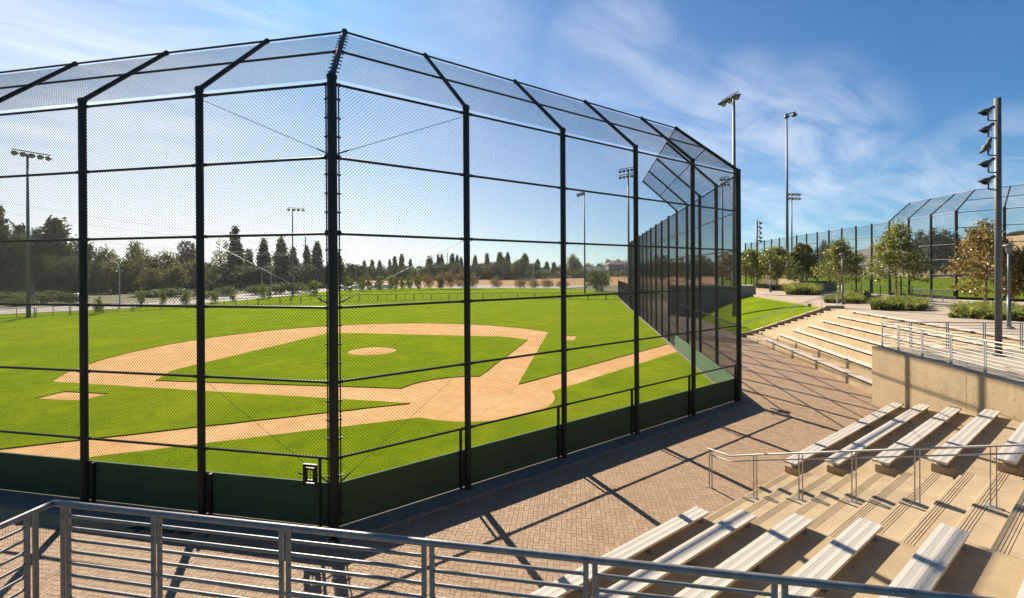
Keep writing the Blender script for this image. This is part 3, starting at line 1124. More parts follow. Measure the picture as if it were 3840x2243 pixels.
# ------------------------------------------------------------------ benches
def bench(name, frame, u0, u1, v0, ztop, zbase, label, group):
    """frame(u,v,z) -> world; plank of five ribs, gusset brackets"""
    o = frame(u0, v0, zbase)
    t = wthing(name, tuple(o), label, 'bench', group)
    W = 0.272
    n = 5
    w = W / n
    b = MB()
    for k in range(n):
        va, vb = v0 + k * w + 0.0008, v0 + (k + 1) * w - 0.0008
        zt = ztop - (0.0 if k % 2 == 0 else 0.0015)
        vs = []
        for z in (ztop - 0.042, zt):
            for u, v in ((u0, va), (u1, va), (u1, vb), (u0, vb)):
                vs.append(frame(u, v, z))
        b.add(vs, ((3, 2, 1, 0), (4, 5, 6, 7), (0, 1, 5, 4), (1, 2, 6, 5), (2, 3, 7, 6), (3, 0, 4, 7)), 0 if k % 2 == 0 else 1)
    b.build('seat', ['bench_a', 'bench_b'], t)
    nb = max(2, int((u1 - u0) / 1.55) + 1)
    for i in range(nb):
        u = u0 + 0.2 + (u1 - u0 - 0.4) * i / (nb - 1)
        b = MB()
        for du in (-0.02, 0.02):
            pr = [(v0 + 0.04, ztop - 0.043), (v0 + W - 0.02, ztop - 0.043), (v0 + W * 0.9, zbase), (v0 + W * 0.45, zbase)]
            vs = [frame(u + du - 0.004, v, z) for v, z in pr] + [frame(u + du + 0.004, v, z) for v, z in pr]
            b.add(vs, ((0, 1, 2, 3), (7, 6, 5, 4), (0, 4, 5, 1), (1, 5, 6, 2), (2, 6, 7, 3), (3, 7, 4, 0)))
        vs = [frame(u + a, v, z) for z in (zbase, zbase + 0.006) for a, v in ((-0.05, v0 + 0.1), (0.05, v0 + 0.1), (0.05, v0 + W), (-0.05, v0 + W))]
        b.add(vs, ((3, 2, 1, 0), (4, 5, 6, 7), (0, 1, 5, 4), (1, 2, 6, 5), (2, 3, 7, 6), (3, 0, 4, 7)))
        b.build('bracket', 'galv', t)
    return t


def fB(u, v, z):
    return Vector((u, -v, z))


ROW = ['lowest', 'second', 'third', 'fourth', 'fifth', 'sixth', 'top']
endsR = [10.45, 9.42, 8.38, 7.30, 6.25, 5.3, 4.2]
for k in range(7):
    yf = -(Y1 - TREAD * k) + 0.0
    z = RISE * (k + 1)
    bench('bench', fB, wallx_left(-yf) + 0.35, -1.70 - 0.025 * k, yf, z + 0.15, z,
          'long pale aluminium bench, %s row, left of the handrail stair' % ROW[k], 'benches left of the stair')
    bench('bench', fB, 2.03 - 0.05 * k, endsR[k], yf, z + 0.15, z,
          'pale aluminium bench, %s row, right of the handrail stair' % ROW[k], 'benches right of the stair')
for k in range(7):
    z = RISE * (k + 1)
    bench('bench', lambda u, v, zz: cf(u, v, zz), us(TV * k) + 0.15, UE + 0.03, TV * k - 0.01, z + 0.15, z,
          'long sunlit bench, %s row of the far terrace' % ROW[k], 'benches on the far terrace')


# ------------------------------------------------------------------ railings
def guardrail(name, runs, ztop, zbase, label, r_top=0.026, nrod=8, r_rod=0.0135, post=0.038, mat='galv', gap=0.062, lead=False):
    """runs: list of lists of plan points (post pair centres)"""
    t = wthing(name, (runs[0][0].x, runs[0][0].y, zbase), label, 'guardrail')
    for pts in runs:
        b = MB()
        b.tube([Vector((p.x, p.y, ztop)) for p in pts], r_top, 12)
        b.build('top_rail', mat, t, smooth=True)
        for i in range(len(pts) - 1):
            p, q = pts[i], pts[i + 1]
            d = (q - p).normalized()
            a, e = p + d * (gap / 2), q - d * (gap / 2)
            ld_ = lead and i == 0
            for x in ((e,) if ld_ else (a, e)):
                b = MB()
                b.bar((x.x, x.y, zbase), (x.x, x.y, ztop - 0.012), post * 0.45, post, up=d)
                b.bar((x.x, x.y, zbase), (x.x, x.y, zbase + 0.012), 0.09, 0.07, up=d)
                b.build('post', mat, t)
            if ld_:
                continue
            b = MB()
            for k in range(nrod):
                z = ztop - (k + 1) * 0.103
                if z < zbase + 0.06:
                    break
                b.tube([Vector((a.x, a.y, z)), Vector((e.x, e.y, z))], r_rod, 8, cap=False)
            b.build('rods', mat, t, smooth=True)
    return t


c0 = Vector((-10.96, -10.42, 0))
dmain = Vector((math.cos(R(-45.2)), math.sin(R(-45.2)), 0))
run1 = [c0 + dmain * t for t in (0.0, 0.13, 1.07, 2.27, 3.46, 4.65, 5.86, 7.06, 8.25, 9.4)]
dsw = Vector((-s2, -s2, 0))
run2 = [c0 + dsw * t for t in (0.02, 0.16, 1.35, 2.55)]
run2 = [c0 + dsw * t for t in (0.0, 0.17, 1.36, 2.55)]
guardrail('guardrail', [run1, run2], 3.07, DECK, 'grey galvanised guardrail with horizontal rods across the bottom foreground', lead=True)
kc = Vector((12.10, -10.12, 0))
guardrail('guardrail', [[kc + kN * t for t in (0, 0.99, 2.2, 3.45, 4.7, 5.95, 7.2, 8.4)], [kc + kF * t for t in (0, 1.0, 2.23, 3.44, 4.63, 5.8)]], 3.07, DECK,
          'metal guardrail round the raised deck at the floodlight mast', r_top=0.02, r_rod=0.010, mat='galv_light')


def handrail(name, frame, u, pts, posts, label, mat='galv_light', mid=0.125):
    """pts: (v, z) of the top rail; posts: (v, zbase)"""
    t = wthing(name, tuple(frame(u, posts[0][0], posts[0][1])), label, 'handrail')
    for nm, dz, r in (('top_rail', 0, 0.019), ('lower_rail', -mid, 0.014)):
        b = MB()
        b.tube([frame(u, v, z + dz) for v, z in pts], r, 10)
        b.build(nm, mat, t, smooth=True)

    def zt(v):
        for (v0, z0), (v1, z1) in zip(pts[:-1], pts[1:]):
            if v0 <= v <= v1:
                return z0 + (z1 - z0) * (v - v0) / (v1 - v0)
        return pts[-1][1]
    for v, zb in posts:
        b = MB()
        dv = frame(u, v + 1, 0) - frame(u, v, 0)
        for s in (-0.032, 0.032):
            b.bar(frame(u, v + s, zb), frame(u, v + s, zt(v + s) - 0.01), 0.036, 0.011, up=dv)
        vs = [frame(u + a, v + c, zb + z) for z in (0, 0.012) for a, c in ((-0.05, -0.1), (0.05, -0.1), (0.05, 0.1), (-0.05, 0.1))]
        b.add(vs, ((3, 2, 1, 0), (4, 5, 6, 7), (0, 1, 5, 4), (1, 2, 6, 5), (2, 3, 7, 6), (3, 0, 4, 7)))
        b.build('post', mat, t)


sl_ = RISE / TREAD
hp = [(10.03, 0.90), (10.56, 0.895), (11.11, 1.105)] + [(11.11 + TREAD * i, 1.105 + RISE * i) for i in range(1, 7)] + [(17.2, 3.2)]
handrail('handrail', fB, 0.20, hp, [(10.10, 0.0), (11.10, 0.16), (11.975, 0.48), (12.85, 0.80), (13.725, 1.12), (14.6, 1.44), (15.475, 1.76), (16.35, 2.08)],
         'thin metal handrail running up the middle of the near stair')
sl2 = (2.30 - 0.34) / (5.2 - 0.15)


def wz(v):
    return 0.34 + sl2 * max(0, v - 0.15) if v < 5.2 else 2.44


hp2 = [(-0.3, 1.15), (0.15, 1.18)] + [(0.15 + i, 1.18 + sl2 * i) for i in range(1, 6)] + [(5.5, 3.28), (6.3, 3.30)]
handrail('handrail', lambda u, v, z: cf(u, v, z), 16.55, hp2, [(v, wz(v)) for v in (0.3, 1.3, 2.25, 3.2, 4.15, 5.1, 6.1)],
         'thin metal handrail on the sloping side wall by the grass bank')


# ------------------------------------------------------------------ second backstop
bs2 = wthing('backstop_fence', (RC.x, RC.y, 1.55), 'second tall black backstop fence in the distance on the right with sloping top', 'fence')
big_fence([(RC, dRl, nRl, 17, 3.0), (RC, dRr, nRr, 6, 3.05)], bs2, 1.55, RAILZ, None, None, 0, 0, 0, pr=0.10, rr=0.032)
for d, n, L, nn_ in ((dRl, nRl, 17 * 3.0, 0), (dRr, nRr, 6 * 3.05, 0)):
    chain_link('mesh', RC + n * 0.08 + Vector((0, 0, 1.58)), d, (0, 0, 1), L, 8.78, 0.0735, 0.0028, 1.2, bs2)
bs = bs2                                     # arm() and the rest attach to the second fence from here
bisR2 = (nRl + nRr).normalized()
c2 = 1 / bisR2.dot(nRl)


def arm2(p, d, ln, r=0.06):
    b = MB()
    b.tube([p + Vector((0, 0, 1.55 + HP - 0.02)), p + d * (AR * ln) + Vector((0, 0, 1.55 + HP + AZ))], r, 8)
    b.build('arm', 'black', bs2)


arm2(RC, bisR2, c2)
for i in range(1, 4):
    arm2(RC + dRl * 3.0 * i, nRl, 1)
for i in range(1, 6):
    arm2(RC + dRr * 3.05 * i, nRr, 1)
for frac in (0.5, 1.0):
    up = Vector((0, 0, 1.55 + HP + AZ * frac))
    b = MB()
    b.tube([RC + dRl * 9.0 + nRl * AR * frac + up, RC + bisR2 * (AR * c2 * frac) + up], 0.032, 6)
    b.tube([RC + bisR2 * (AR * c2 * frac) + up, RC + dRr * 15.25 + nRr * AR * frac + up], 0.032, 6)
    b.build('rail', 'black', bs2)
tq = 1 / math.tan(math.acos(max(-1, min(1, dRl.dot(dRr)))) / 2)
for d, n, wid in ((dRl, nRl, 9.0), (dRr, nRr, 15.25)):
    ev = (n * AR + Vector((0, 0, AZ))) / sl
    chain_link('canopy_mesh', RC + Vector((0, 0, 1.55 + HP - 0.05)), d, ev, wid, sl, 0.0735, 0.0028, 1.2, bs2, shear=(tq * AR / sl, 0))
for a, e, n in ((RC, RC + dRr * 18, nRr), (RC + dRl * 0.1, RC + dRl * 9, nRl)):
    b = MB()
    b.bar(a + n * 0.12 + Vector((0, 0, 2.0)), e + n * 0.12 + Vector((0, 0, 2.0)), 0.04, 0.86)
    b.build('kickboard', 'black', bs2)
# its outfield rail far away
ofr = wthing('outfield_rail', tuple(at(3600, 165, 1.55)), 'low reddish outfield rail at the far edge of the second field', 'fence')
b = MB()
pts = [at(3430 + 45 * i, 168 - i * 2, 1.55) for i in range(12)]
b.tube([p + Vector((0, 0, 1.3)) for p in pts], 0.09, 5)
b.build('rail', 'red_paint', ofr)
for p in pts:
    b = MB()
    b.tube([p, p + Vector((0, 0, 1.3))], 0.07, 5)
    b.build('post', 'red_paint', ofr)

# green low fence in front of the second field and its gate rail
lf = wthing('low_fence', tuple(at(3200, 46, PLAZA)), 'low green fence with dark posts between planters and second field', 'fence')
q0, q1 = at(3130, 50, PLAZA), at(3420, 43, PLAZA)
dd = q1 - q0
for i in range(9):
    p = q0 + dd * (i / 8)
    h = 2.1 if i in (4, 6, 7) else 1.25
    b = MB()
    b.tube([p, p + Vector((0, 0, h))], 0.04 if h < 2 else 0.06, 8)
    b.build('post', 'black' if h > 2 else 'green_metal', lf)
b = MB()
for z in (0.15, 0.7, 1.22):
    b.tube([q0 + Vector((0, 0, z)), q1 + Vector((0, 0, z))], 0.022, 6)
b.build('rail', 'green_metal', lf)
g0, g1 = at(3412, 41.5, 2.05), at(3578, 40.0, 2.05)
dg = (g1 - g0) / 4
guardrail('gate_rail', [[g0 + dg * i for i in range(5)]], 3.15, 2.05, 'silver railing with horizontal rods by the second backstop corner', r_top=0.025, r_rod=0.012, mat='galv_light')
bx = wthing('notice_board', tuple(g1 + dg * 0.12), 'small dark notice box on post at the end of the silver railing', 'sign')
b = MB()
q = g1 + dg * 0.12
b.box((q.x, q.y, 2.9), (0.3, 0.08, 0.42), R(-55))
b.build('board', 'black', bx)
b = MB()
b.tube([(q.x, q.y, 2.05), (q.x, q.y, 3.1)], 0.025, 8)
b.build('post', 'galv', bx)


# ------------------------------------------------------------------ outfield fence panels (free standing)
pan = thing('fence_panel', (0, 0, 0), None, 'fence panel', 'low green outfield fence panels')
b = MB()
hw, ht, rr_ = 1.46, 1.2, 0.14
loop = [(-hw, 0.05)] + [(-hw, ht - rr_)] + [(-hw + rr_ - rr_ * math.cos(R(a)), ht - rr_ + rr_ * math.sin(R(a))) for a in (22, 45, 68, 90)]
loop += [(-x, z) for x, z in loop[::-1]]
b.tube([(x, 0, z) for x, z in loop], 0.042, 6)
b.build('frame', 'green_metal', pan)
b = MB()
b.tube([(0, 0, 0.05), (0, 0, ht)], 0.032, 6)
b.build('middle_bar', 'green_metal', pan)
b = MB()
b.tube([(-hw, 0, 0.12), (hw, 0, 0.12)], 0.022, 6)
b.build('bottom_rail', 'green_metal', pan)
for sx in (-1, 1):
    b = MB()
    b.bar((sx * (hw - 0.03), -0.28, 0.02), (sx * (hw - 0.03), 0.28, 0.02), 0.05, 0.03)
    b.build('foot', 'green_metal', pan)
chain_link('mesh', (-hw, 0, 0.08), (1, 0, 0), (0, 0, 1), 2 * hw, ht - 0.1, 0.12, 0.0025, 0.8, pan, mat='green_metal')
RAD = 62.5
npan = 34
for i in range(npan):
    az = R(-29) + i * (3.06 / RAD)
    x, y = RAD * math.sin(az), RAD * math.cos(az)
    lb = 'low green outfield fence panel, %s from the left' % ordw(i + 1)
    if i == 0:
        o = pan
        o.location, o.rotation_euler = (x, y, 0), (0, 0, -az)
        o['label'] = lb
    else:
        dup(pan, (x, y, 0), -az, None, lb)


# ------------------------------------------------------------------ lights
def lamp_head(b_parent, pos, aim, s=1.0):
    """one floodlight: bowl with visor, opening along aim"""
    aim = Vector(aim).normalized()
    b = MB()
    b.lathe([(0.0, -0.5 * s), (0.12 * s, -0.48 * s), (0.16 * s, -0.3 * s), (0.30 * s, -0.12 * s), (0.34 * s, 0.0), (0.34 * s, 0.06 * s), (0.30 * s, 0.05 * s)], pos, aim, 16)
    # visor: upper half cylinder reaching forward
    a = Vector((0, 0, 1))
    sx = aim.cross(a).normalized()
    up = sx.cross(aim)
    vs, fs = [], []
    for k in range(9):
        an = math.pi * k / 8
        e = sx * math.cos(an) + up * math.sin(an)
        L = 0.10 + 0.38 * math.sin(an)
        vs += [pos + e * (0.345 * s), pos + e * (0.36 * s) + aim * (L * s), pos + e * (0.375 * s) + aim * (L * s), pos + e * (0.365 * s)]
    for k in range(8):
        for q in range(4):
            i0, i1 = k * 4 + q, k * 4 + (q + 1) % 4
            fs.append((i0, i1, i1 + 4, i0 + 4))
    b.add(vs, fs)
    hd = b.build('floodlight', 'lamp_body', b_parent, smooth=False)
    g = MB()
    g.lathe([(0.0, 0.03 * s), (0.3 * s, 0.03 * s)], pos, aim, 16)
    gl = g.build('lens', 'lamp_glass', None, origin=None)
    gl.data.transform(Matrix.Translation(-Vector(b_parent['_o'])))
    gl.parent = hd


def light_mast(px, depth, zb, ztop, rows, offs, cross, label, aim_at=(0, 25, 0), s=0.8, box=True):
    p = at(px, depth, zb)
    t = wthing('light_mast', tuple(p), label, 'light mast', 'sports light masts')
    b = MB()
    b.tube([(p.x, p.y, zb), (p.x, p.y, ztop)], [0.22, 0.11], 12)
    b.lathe([(0.32, 0), (0.32, 0.06), (0.25, 0.08)], p, (0, 0, 1), 12)
    b.build('pole', 'pole', t, smooth=True)
    if box:
        b = MB()
        d = (Vector((CAM.x, CAM.y, 0)) - Vector((p.x, p.y, 0))).normalized()
        q = p + Vector((d.y, -d.x, 0)) * -0.22
        b.box((q.x, q.y, zb + 3.2), (0.45, 0.5, 1.2), R(20))
        b.build('ballast_box', 'pole', t)
    aim = (Vector(aim_at) - Vector((p.x, p.y, ztop))).normalized()
    cd_ = (RGT * cross[0] + FWD * cross[1])
    cd_.z = 0
    cd_.normalize()
    for r in range(rows):
        z = ztop - 0.15 - 1.0 * r
        b = MB()
        b.bar(Vector((p.x, p.y, z + 0.42)) + cd_ * (min(offs) - 0.2), Vector((p.x, p.y, z + 0.42)) + cd_ * (max(offs) + 0.2), 0.1, 0.1)
        b.build('crossarm', 'lamp_body', t)
        for c in offs:
            q = Vector((p.x, p.y, z)) + cd_ * c
            lamp_head(t, q, aim + Vector((0, 0, -0.15)), s)
    return t


light_mast(106, 53, 0, 19.0, 1, (-1.1, -0.38, 0.36, 1.1, 1.82), (1.4, 2.7), 'leftmost light mast, single row of five lamps, beyond left outfield', s=0.85)
light_mast(1098, 107, 0, 19.9, 1, (-0.8, 0.3, 1.3, 2.3), (1, 0.35), 'distant thin light mast left of the near corner post, single lamp row', s=1.0)
light_mast(2193, 104, 0, 22.8, 1, (0.3, 1.5, 2.8), (-0.35, 1), 'thin light mast beyond right outfield with lamps seen edge on', s=1.1)
light_mast(2358, 74, 0, 21.4, 2, (-1.38, -0.73, -0.05, 0.6), (1, -0.9), 'light mast with two rows of four lamps seen through the backstop', s=0.72, box=False)
light_mast(2755, 42, 0, 21.0, 1, (-0.35, 0.6, 1.4), (-0.35, 1.7), 'tall mast behind right corner post with three big lamps', s=0.85, box=False)
light_mast(2953, 69, PLAZA, 28.3, 1, (0.0, 1.0), (1.0, -1.2), 'tallest grey light mast rising from the planter on the plaza', aim_at=(120, 30, 0), s=1.05, box=False)
light_mast(2970, 112, 1.5, 23.5, 2, (-0.7, 0.4, 1.3, 2.2), (1, 0.2), 'distant mast with two lamp rows just right of tallest mast', aim_at=(110, 0, 0), s=1.0, box=False)
light_mast(2710, 82, 0, 21.4, 2, (-0.15, 0.45, 1.05), (1, -0.8), 'light mast glimpsed through canopy mesh beside right corner post', s=0.72, box=False)


def spot_mast(p, zb, ztop, rpole, zs, s, label, side):
    """five adjustable spotlights on L brackets up a plain round pole"""
    t = wthing('spotlight_mast', (p.x, p.y, zb), label, 'spotlight mast', 'spotlight masts')
    b = MB()
    b.tube([(p.x, p.y, zb), (p.x, p.y, ztop)], rpole, 18)
    b.build('pole', 'pole_tan', t, smooth=True)
    b = MB()
    b.lathe([(rpole * 1.9, 0), (rpole * 1.9, 0.04), (rpole * 1.1, 0.05)], (p.x, p.y, zb), (0, 0, 1), 18)
    b.build('base_plate', 'pole_tan', t)
    sd = Vector(side).normalized()
    fw = Vector((sd.y, -sd.x, 0))
    for i, z in enumerate(zs):
        b = MB()
        o = Vector((p.x, p.y, z))
        b.tube([o, o + sd * 0.42 * s, o + sd * 0.50 * s + Vector((0, 0, 0.04 * s)), o + sd * 0.52 * s + Vector((0, 0, 0.12 * s)), o + sd * 0.52 * s + Vector((0, 0, 0.34 * s))], 0.038 * s, 8)
        br = b.build('bracket', 'lamp_body', t, smooth=True)
        c = o + sd * 0.56 * s + Vector((0, 0, 0.52 * s))
        tilt = [R(-33), R(-38), R(-70), R(-34), R(-30)][i]
        hd = sd if i != 2 else (sd * 0.25 + fw).normalized()
        ax = hd * math.cos(tilt) + Vector((0, 0, math.sin(tilt)))
        b = MB()
        k = s
        b.lathe([(0, -0.42 * k), (0.075 * k, -0.42 * k), (0.085 * k, -0.38 * k), (0.095 * k, -0.10 * k), (0.165 * k, 0.02 * k), (0.18 * k, 0.06 * k), (0.18 * k, 0.20 * k), (0.15 * k, 0.20 * k)], c, ax, 14)
        sx = ax.cross(Vector((0, 0, 1))).normalized()
        up = sx.cross(ax)
        vs, fs = [], []
        for q in range(9):
            an = math.pi * q / 8
            e = sx * math.cos(an) + up * math.sin(an)
            L = 0.2 + 0.24 * math.sin(an)
            vs += [c + ax * (0.19 * k) + e * (0.17 * k), c + ax * (L * k) + e * (0.175 * k), c + ax * (L * k) + e * (0.19 * k), c + ax * (0.19 * k) + e * (0.187 * k)]
        for q in range(8):
            for w in range(4):
                a0, a1 = q * 4 + w, q * 4 + (w + 1) % 4
                fs.append((a0, a1, a1 + 4, a0 + 4))
        b.add(vs, fs)
        h = b.build('spotlight', 'lamp_body', t)
        b = MB()
        yo = [c + sx * (0.2 * k * math.cos(R(a))) - up * (0.2 * k * math.sin(R(a))) for a in range(0, 181, 20)]
        b.tube(yo, 0.014 * k, 6)
        yk = b.build('yoke', 'lamp_body', None)
        yk.data.transform(Matrix.Translation(-Vector(t['_o'])))
        yk.parent = h
        b = MB()
        cp = c - ax * 0.38 * k
        b.tube([cp, cp + Vector((0, 0, -0.1)) * k - sd * 0.08 * k, o + sd * 0.42 * k + Vector((0, 0, 0.25 * k)), o + sd * 0.5 * k + Vector((0, 0, 0.14 * k))], 0.009 * k, 5)
        ck = b.build('cable', 'cable', None)
        ck.data.transform(Matrix.Translation(-Vector(t['_o'])))
        ck.parent = h
    return t


pm = Vector((12.85, -13.05, 0))
dm = (pm - Vector((CAM.x, CAM.y, 0))).dot(FWD)
zr_ = [hgt(y, dm, 3735) for y in (455, 520, 585, 649, 714)]
spot_mast(pm, DECK, hgt(371, dm, 3735), 0.09, zr_, 0.63, 'thick plain grey spotlight mast on the near deck with five black spotlights', -RGT)
pf_ = at(2839, 75, PLAZA)
zr2 = [hgt(y, 75, 2839) for y in (850, 868, 886, 905, 918)]
spot_mast(pf_, PLAZA, hgt(827, 75, 2839), 0.15, zr2, 1.0, 'distant thin spotlight mast with five spotlights among plaza trees', RGT)


def plaza_lamp(p, h, label):
    t = wthing('plaza_lamp', tuple(p), label, 'street lamp', 'plaza lamps')
    b = MB()
    b.tube([p, p + Vector((0, 0, h * 0.38))], 0.075, 12)
    b.tube([p + Vector((0, 0, h * 0.38)), p + Vector((0, 0, h * 0.40))], [0.075, 0.05], 12)
    b.tube([p + Vector((0, 0, h * 0.40)), p + Vector((0, 0, h - 0.42))], 0.05, 12)
    b.build('pole', 'pole', t, smooth=True)
    b = MB()
    b.lathe([(0.2, 0), (0.2, 0.05), (0.15, 0.1), (0.08, 0.12)], p, (0, 0, 1), 14)
    b.build('base', 'pole', t)
    q = p + Vector((0, 0, h - 0.42))
    b = MB()
    b.lathe([(0.05, -0.03), (0.09, 0.0), (0.10, 0.03)], q, (0, 0, 1), 14)
    for k in range(6):
        an = k * math.pi / 3
        e = Vector((math.cos(an), math.sin(an), 0)) * 0.125
        b.tube([q + e * 0.7, q + e + Vector((0, 0, 0.1)), q + e + Vector((0, 0, 0.34))], 0.008, 5)
    for z in (0.12, 0.22, 0.32):
        b.lathe([(0.12, z - 0.006), (0.13, z), (0.12, z + 0.006)], q, (0, 0, 1), 14)
    b.lathe([(0.22, 0.33), (0.2, 0.37), (0.1, 0.41), (0, 0.42)], q, (0, 0, 1), 16)
    hd = b.build('lantern', 'pole', t)
    b = MB()
    b.lathe([(0.0, 0.03), (0.085, 0.035), (0.095, 0.3), (0.0, 0.31)], q, (0, 0, 1), 14)
    g = b.build('globe', 'lamp_glass', None)
    g.data.transform(Matrix.Translation(-Vector(t['_o'])))
    g.parent = hd


plaza_lamp(Vector((22.1, -12.21, PLAZA)), 4.0, 'slim grey plaza lamp at right edge in front of shrubs')
plaza_lamp(at(3159, 37, PLAZA), 4.15, 'slim grey plaza lamp in front of the round green tree')
plaza_lamp(at(2889, 57.5, PLAZA), 4.0, 'distant slim plaza lamp beside the low planter wall')


# ------------------------------------------------------------------ vegetation
def leaf_quads(cent, size, rs, flat=0.0, aspect=0.6, droop=0.0):
    """diamond leaves folded along the midrib round the given centres"""
    n = len(cent)
    a = rs.normal(size=(n, 3))
    a[:, 2] = a[:, 2] * (1 - flat) - droop
    a /= np.linalg.norm(a, axis=1, keepdims=True)
    t = rs.normal(size=(n, 3))
    b = np.cross(a, t)
    b /= np.linalg.norm(b, axis=1, keepdims=True)
    L = size * rs.uniform(0.6, 1.25, (n, 1))
    w = L * aspect
    p0, p1 = cent - a * L / 2, cent + a * L / 2
    nrm = np.cross(a, b)
    q0, q1 = cent + b * w / 2 + nrm * w * 0.15, cent - b * w / 2 + nrm * w * 0.15
    v = np.stack([p0, q0, p1, q1], 1).reshape(-1, 3)
    return v, np.arange(n * 4).reshape(n, 4)


def crown_pts(n_cl, per, rx, rz, zc, rs, shape='round', spread=0.3, hollow=0.35):
    """leaf centres gathered in clumps through an uneven crown"""
    cl = []
    while len(cl) < n_cl:
        p = rs.uniform(-1, 1, 3)
        r = np.linalg.norm(p)
        if r > 1 or r < hollow * rs.uniform(0, 1):
            continue
        h = (p[2] + 1) / 2
        if shape == 'cone':
            k = (1 - h) ** 0.75 * 1.05 + 0.04
            ang = rs.uniform(0, 2 * np.pi)
            rr = k * np.sqrt(rs.uniform(0.08, 1))
            p = np.array([rr * np.cos(ang), rr * np.sin(ang), p[2]])
        elif shape == 'pyr':
            k = (1 - h) ** 0.72 * min(1.0, 0.5 + h * 4.0) * rs.uniform(0.82, 1.12) + 0.05
            ang = rs.uniform(0, 2 * np.pi)
            rr = k * np.sqrt(rs.uniform(0.05, 1))
            p = np.array([rr * np.cos(ang), rr * np.sin(ang), p[2]])
        elif shape == 'oval':
            k = min(1.0, 0.45 + 1.6 * (1 - h)) * (0.55 + 0.45 * min(1, h * 5))
            p[0] *= k
            p[1] *= k
        cl.append(p)
    cl = np.array(cl)
    c = cl * np.array([rx, rx, rz]) + np.array([0, 0, zc])
    sz = rs.uniform(0.55, 1.3, (n_cl, 1, 1)) * spread
    pts = c[:, None, :] + rs.normal(size=(n_cl, per, 3)) * sz * np.array([1, 1, 0.75])
    return pts.reshape(-1, 3), c


def trunk_mesh(h, r, tips, parent, mat, rs, nlimb=9, zfork=0.3):
    b = MB()
    lean = rs.uniform(-0.03, 0.03, 2) * h
    pts = [(0, 0, -0.1), (lean[0] * 0.3, lean[1] * 0.3, h * 0.3), (lean[0], lean[1], h * 0.65), (lean[0] * 1.2, lean[1] * 1.2, h * 0.95)]
    b.tube(pts, [r * 1.25, r * 0.9, r * 0.55, r * 0.15], 8)
    idx = rs.permutation(len(tips))[:nlimb]
    for i in idx:
        t = Vector(tips[i])
        z0 = max(h * zfork, min(h * 0.75, t.z - 0.35 * math.hypot(t.x, t.y)))
        f = z0 / h
        s = Vector((lean[0] * f, lean[1] * f, z0))
        m = s.lerp(t, 0.5) + Vector((0, 0, 0.06 * h))
        b.tube([s, m, t], [r * 0.4, r * 0.25, r * 0.08], 5)
    return b.build('trunk', mat, parent, smooth=True)


def tree_proto(name, h, rx, z0, shape, ncl, per, leaf, mat, bark='bark', seed=1, r=0.12, spread=0.3, aspect=0.6, droop=0.0, hollow=0.35, flat=0.0):
    rs = np.random.RandomState(seed)
    t = thing(name, (0, 0, 0), None, 'tree')
    zc, rz = (z0 + h) / 2, (h - z0) / 2
    pts, cl = crown_pts(ncl, per, rx, rz, zc, rs, shape, spread, hollow)
    trunk_mesh(h, r, cl, t, bark, rs)
    v, f = leaf_quads(pts, leaf, rs, flat, aspect, droop)
    np_obj('crown', v, f, mat, t)
    return t


def put(proto, used, p, rz, scale, label, group=None):
    if not used:
        used.append(1)
        proto.location, proto.rotation_euler = p, (0, 0, rz)
        proto.scale = scale if isinstance(scale, tuple) else (scale,) * 3
        proto['label'] = label
        if group:
            proto['group'] = group
        return proto
    o = dup(proto, p, rz, scale, label)
    if group:
        o['group'] = group
    return o


# plaza trees, each grown for itself
PT = [  # px, depth, height, radius, crown bottom, shape, material, seed, label
    (3694, 32.4, 6.3, 2.35, 1.1, 'pyr', 'leaf_b', 11, 'bronze leaved young tree beside the thick grey spotlight mast'),
    (3362, 39.0, 6.8, 2.5, 1.25, 'pyr', 'leaf_a', 12, 'large green young tree left of the silver railing'),
    (3150, 46.0, 5.9, 2.4, 1.4, 'pyr', 'leaf_a', 13, 'round green young tree behind the middle plaza lamp'),
    (3008, 57.0, 6.3, 2.0, 1.45, 'pyr', 'leaf_c', 14, 'narrow pointed dark green young tree right of tallest mast'),
    (2912, 62.0, 6.0, 2.3, 1.5, 'oval', 'leaf_a', 15, 'broad light green young tree left of tallest mast'),
    (2826, 66.0, 5.9, 2.2, 1.5, 'round', 'leaf_a', 16, 'light green young tree just right of the corner post'),
    (2740, 72.0, 5.6, 2.3, 1.3, 'round', 'leaf_b', 17, 'brownish young tree seen through mesh beside the corner post'),
    (3866, 30.5, 4.3, 1.6, 0.9, 'pyr', 'leaf_b', 18, 'bronze leaved young tree cut off by the right frame edge'),
    (2600, 85.0, 6.0, 3.4, 0.9, 'round', 'leaf_olive', 19, 'olive brown tree behind the right run of backstop mesh'),
    (2480, 100.0, 6.2, 3.4, 0.9, 'round', 'leaf_olive', 20, 'olive tree low behind the far part of the right mesh run'),
]
for px, dep, h, rx, z0, shp, mt, sd, lb in PT:
    t = tree_proto('plaza_tree', h, rx, z0, shp, 165, 38, 0.20 if dep < 50 else 0.26, mt, 'bark_pale', sd, 0.075, 0.25, 0.58, 0.2)
    t.location = at(px, dep, PLAZA)
    t.rotation_euler = (0, 0, sd)
    t['label'] = lb
    t['group'] = 'young trees on the plaza'

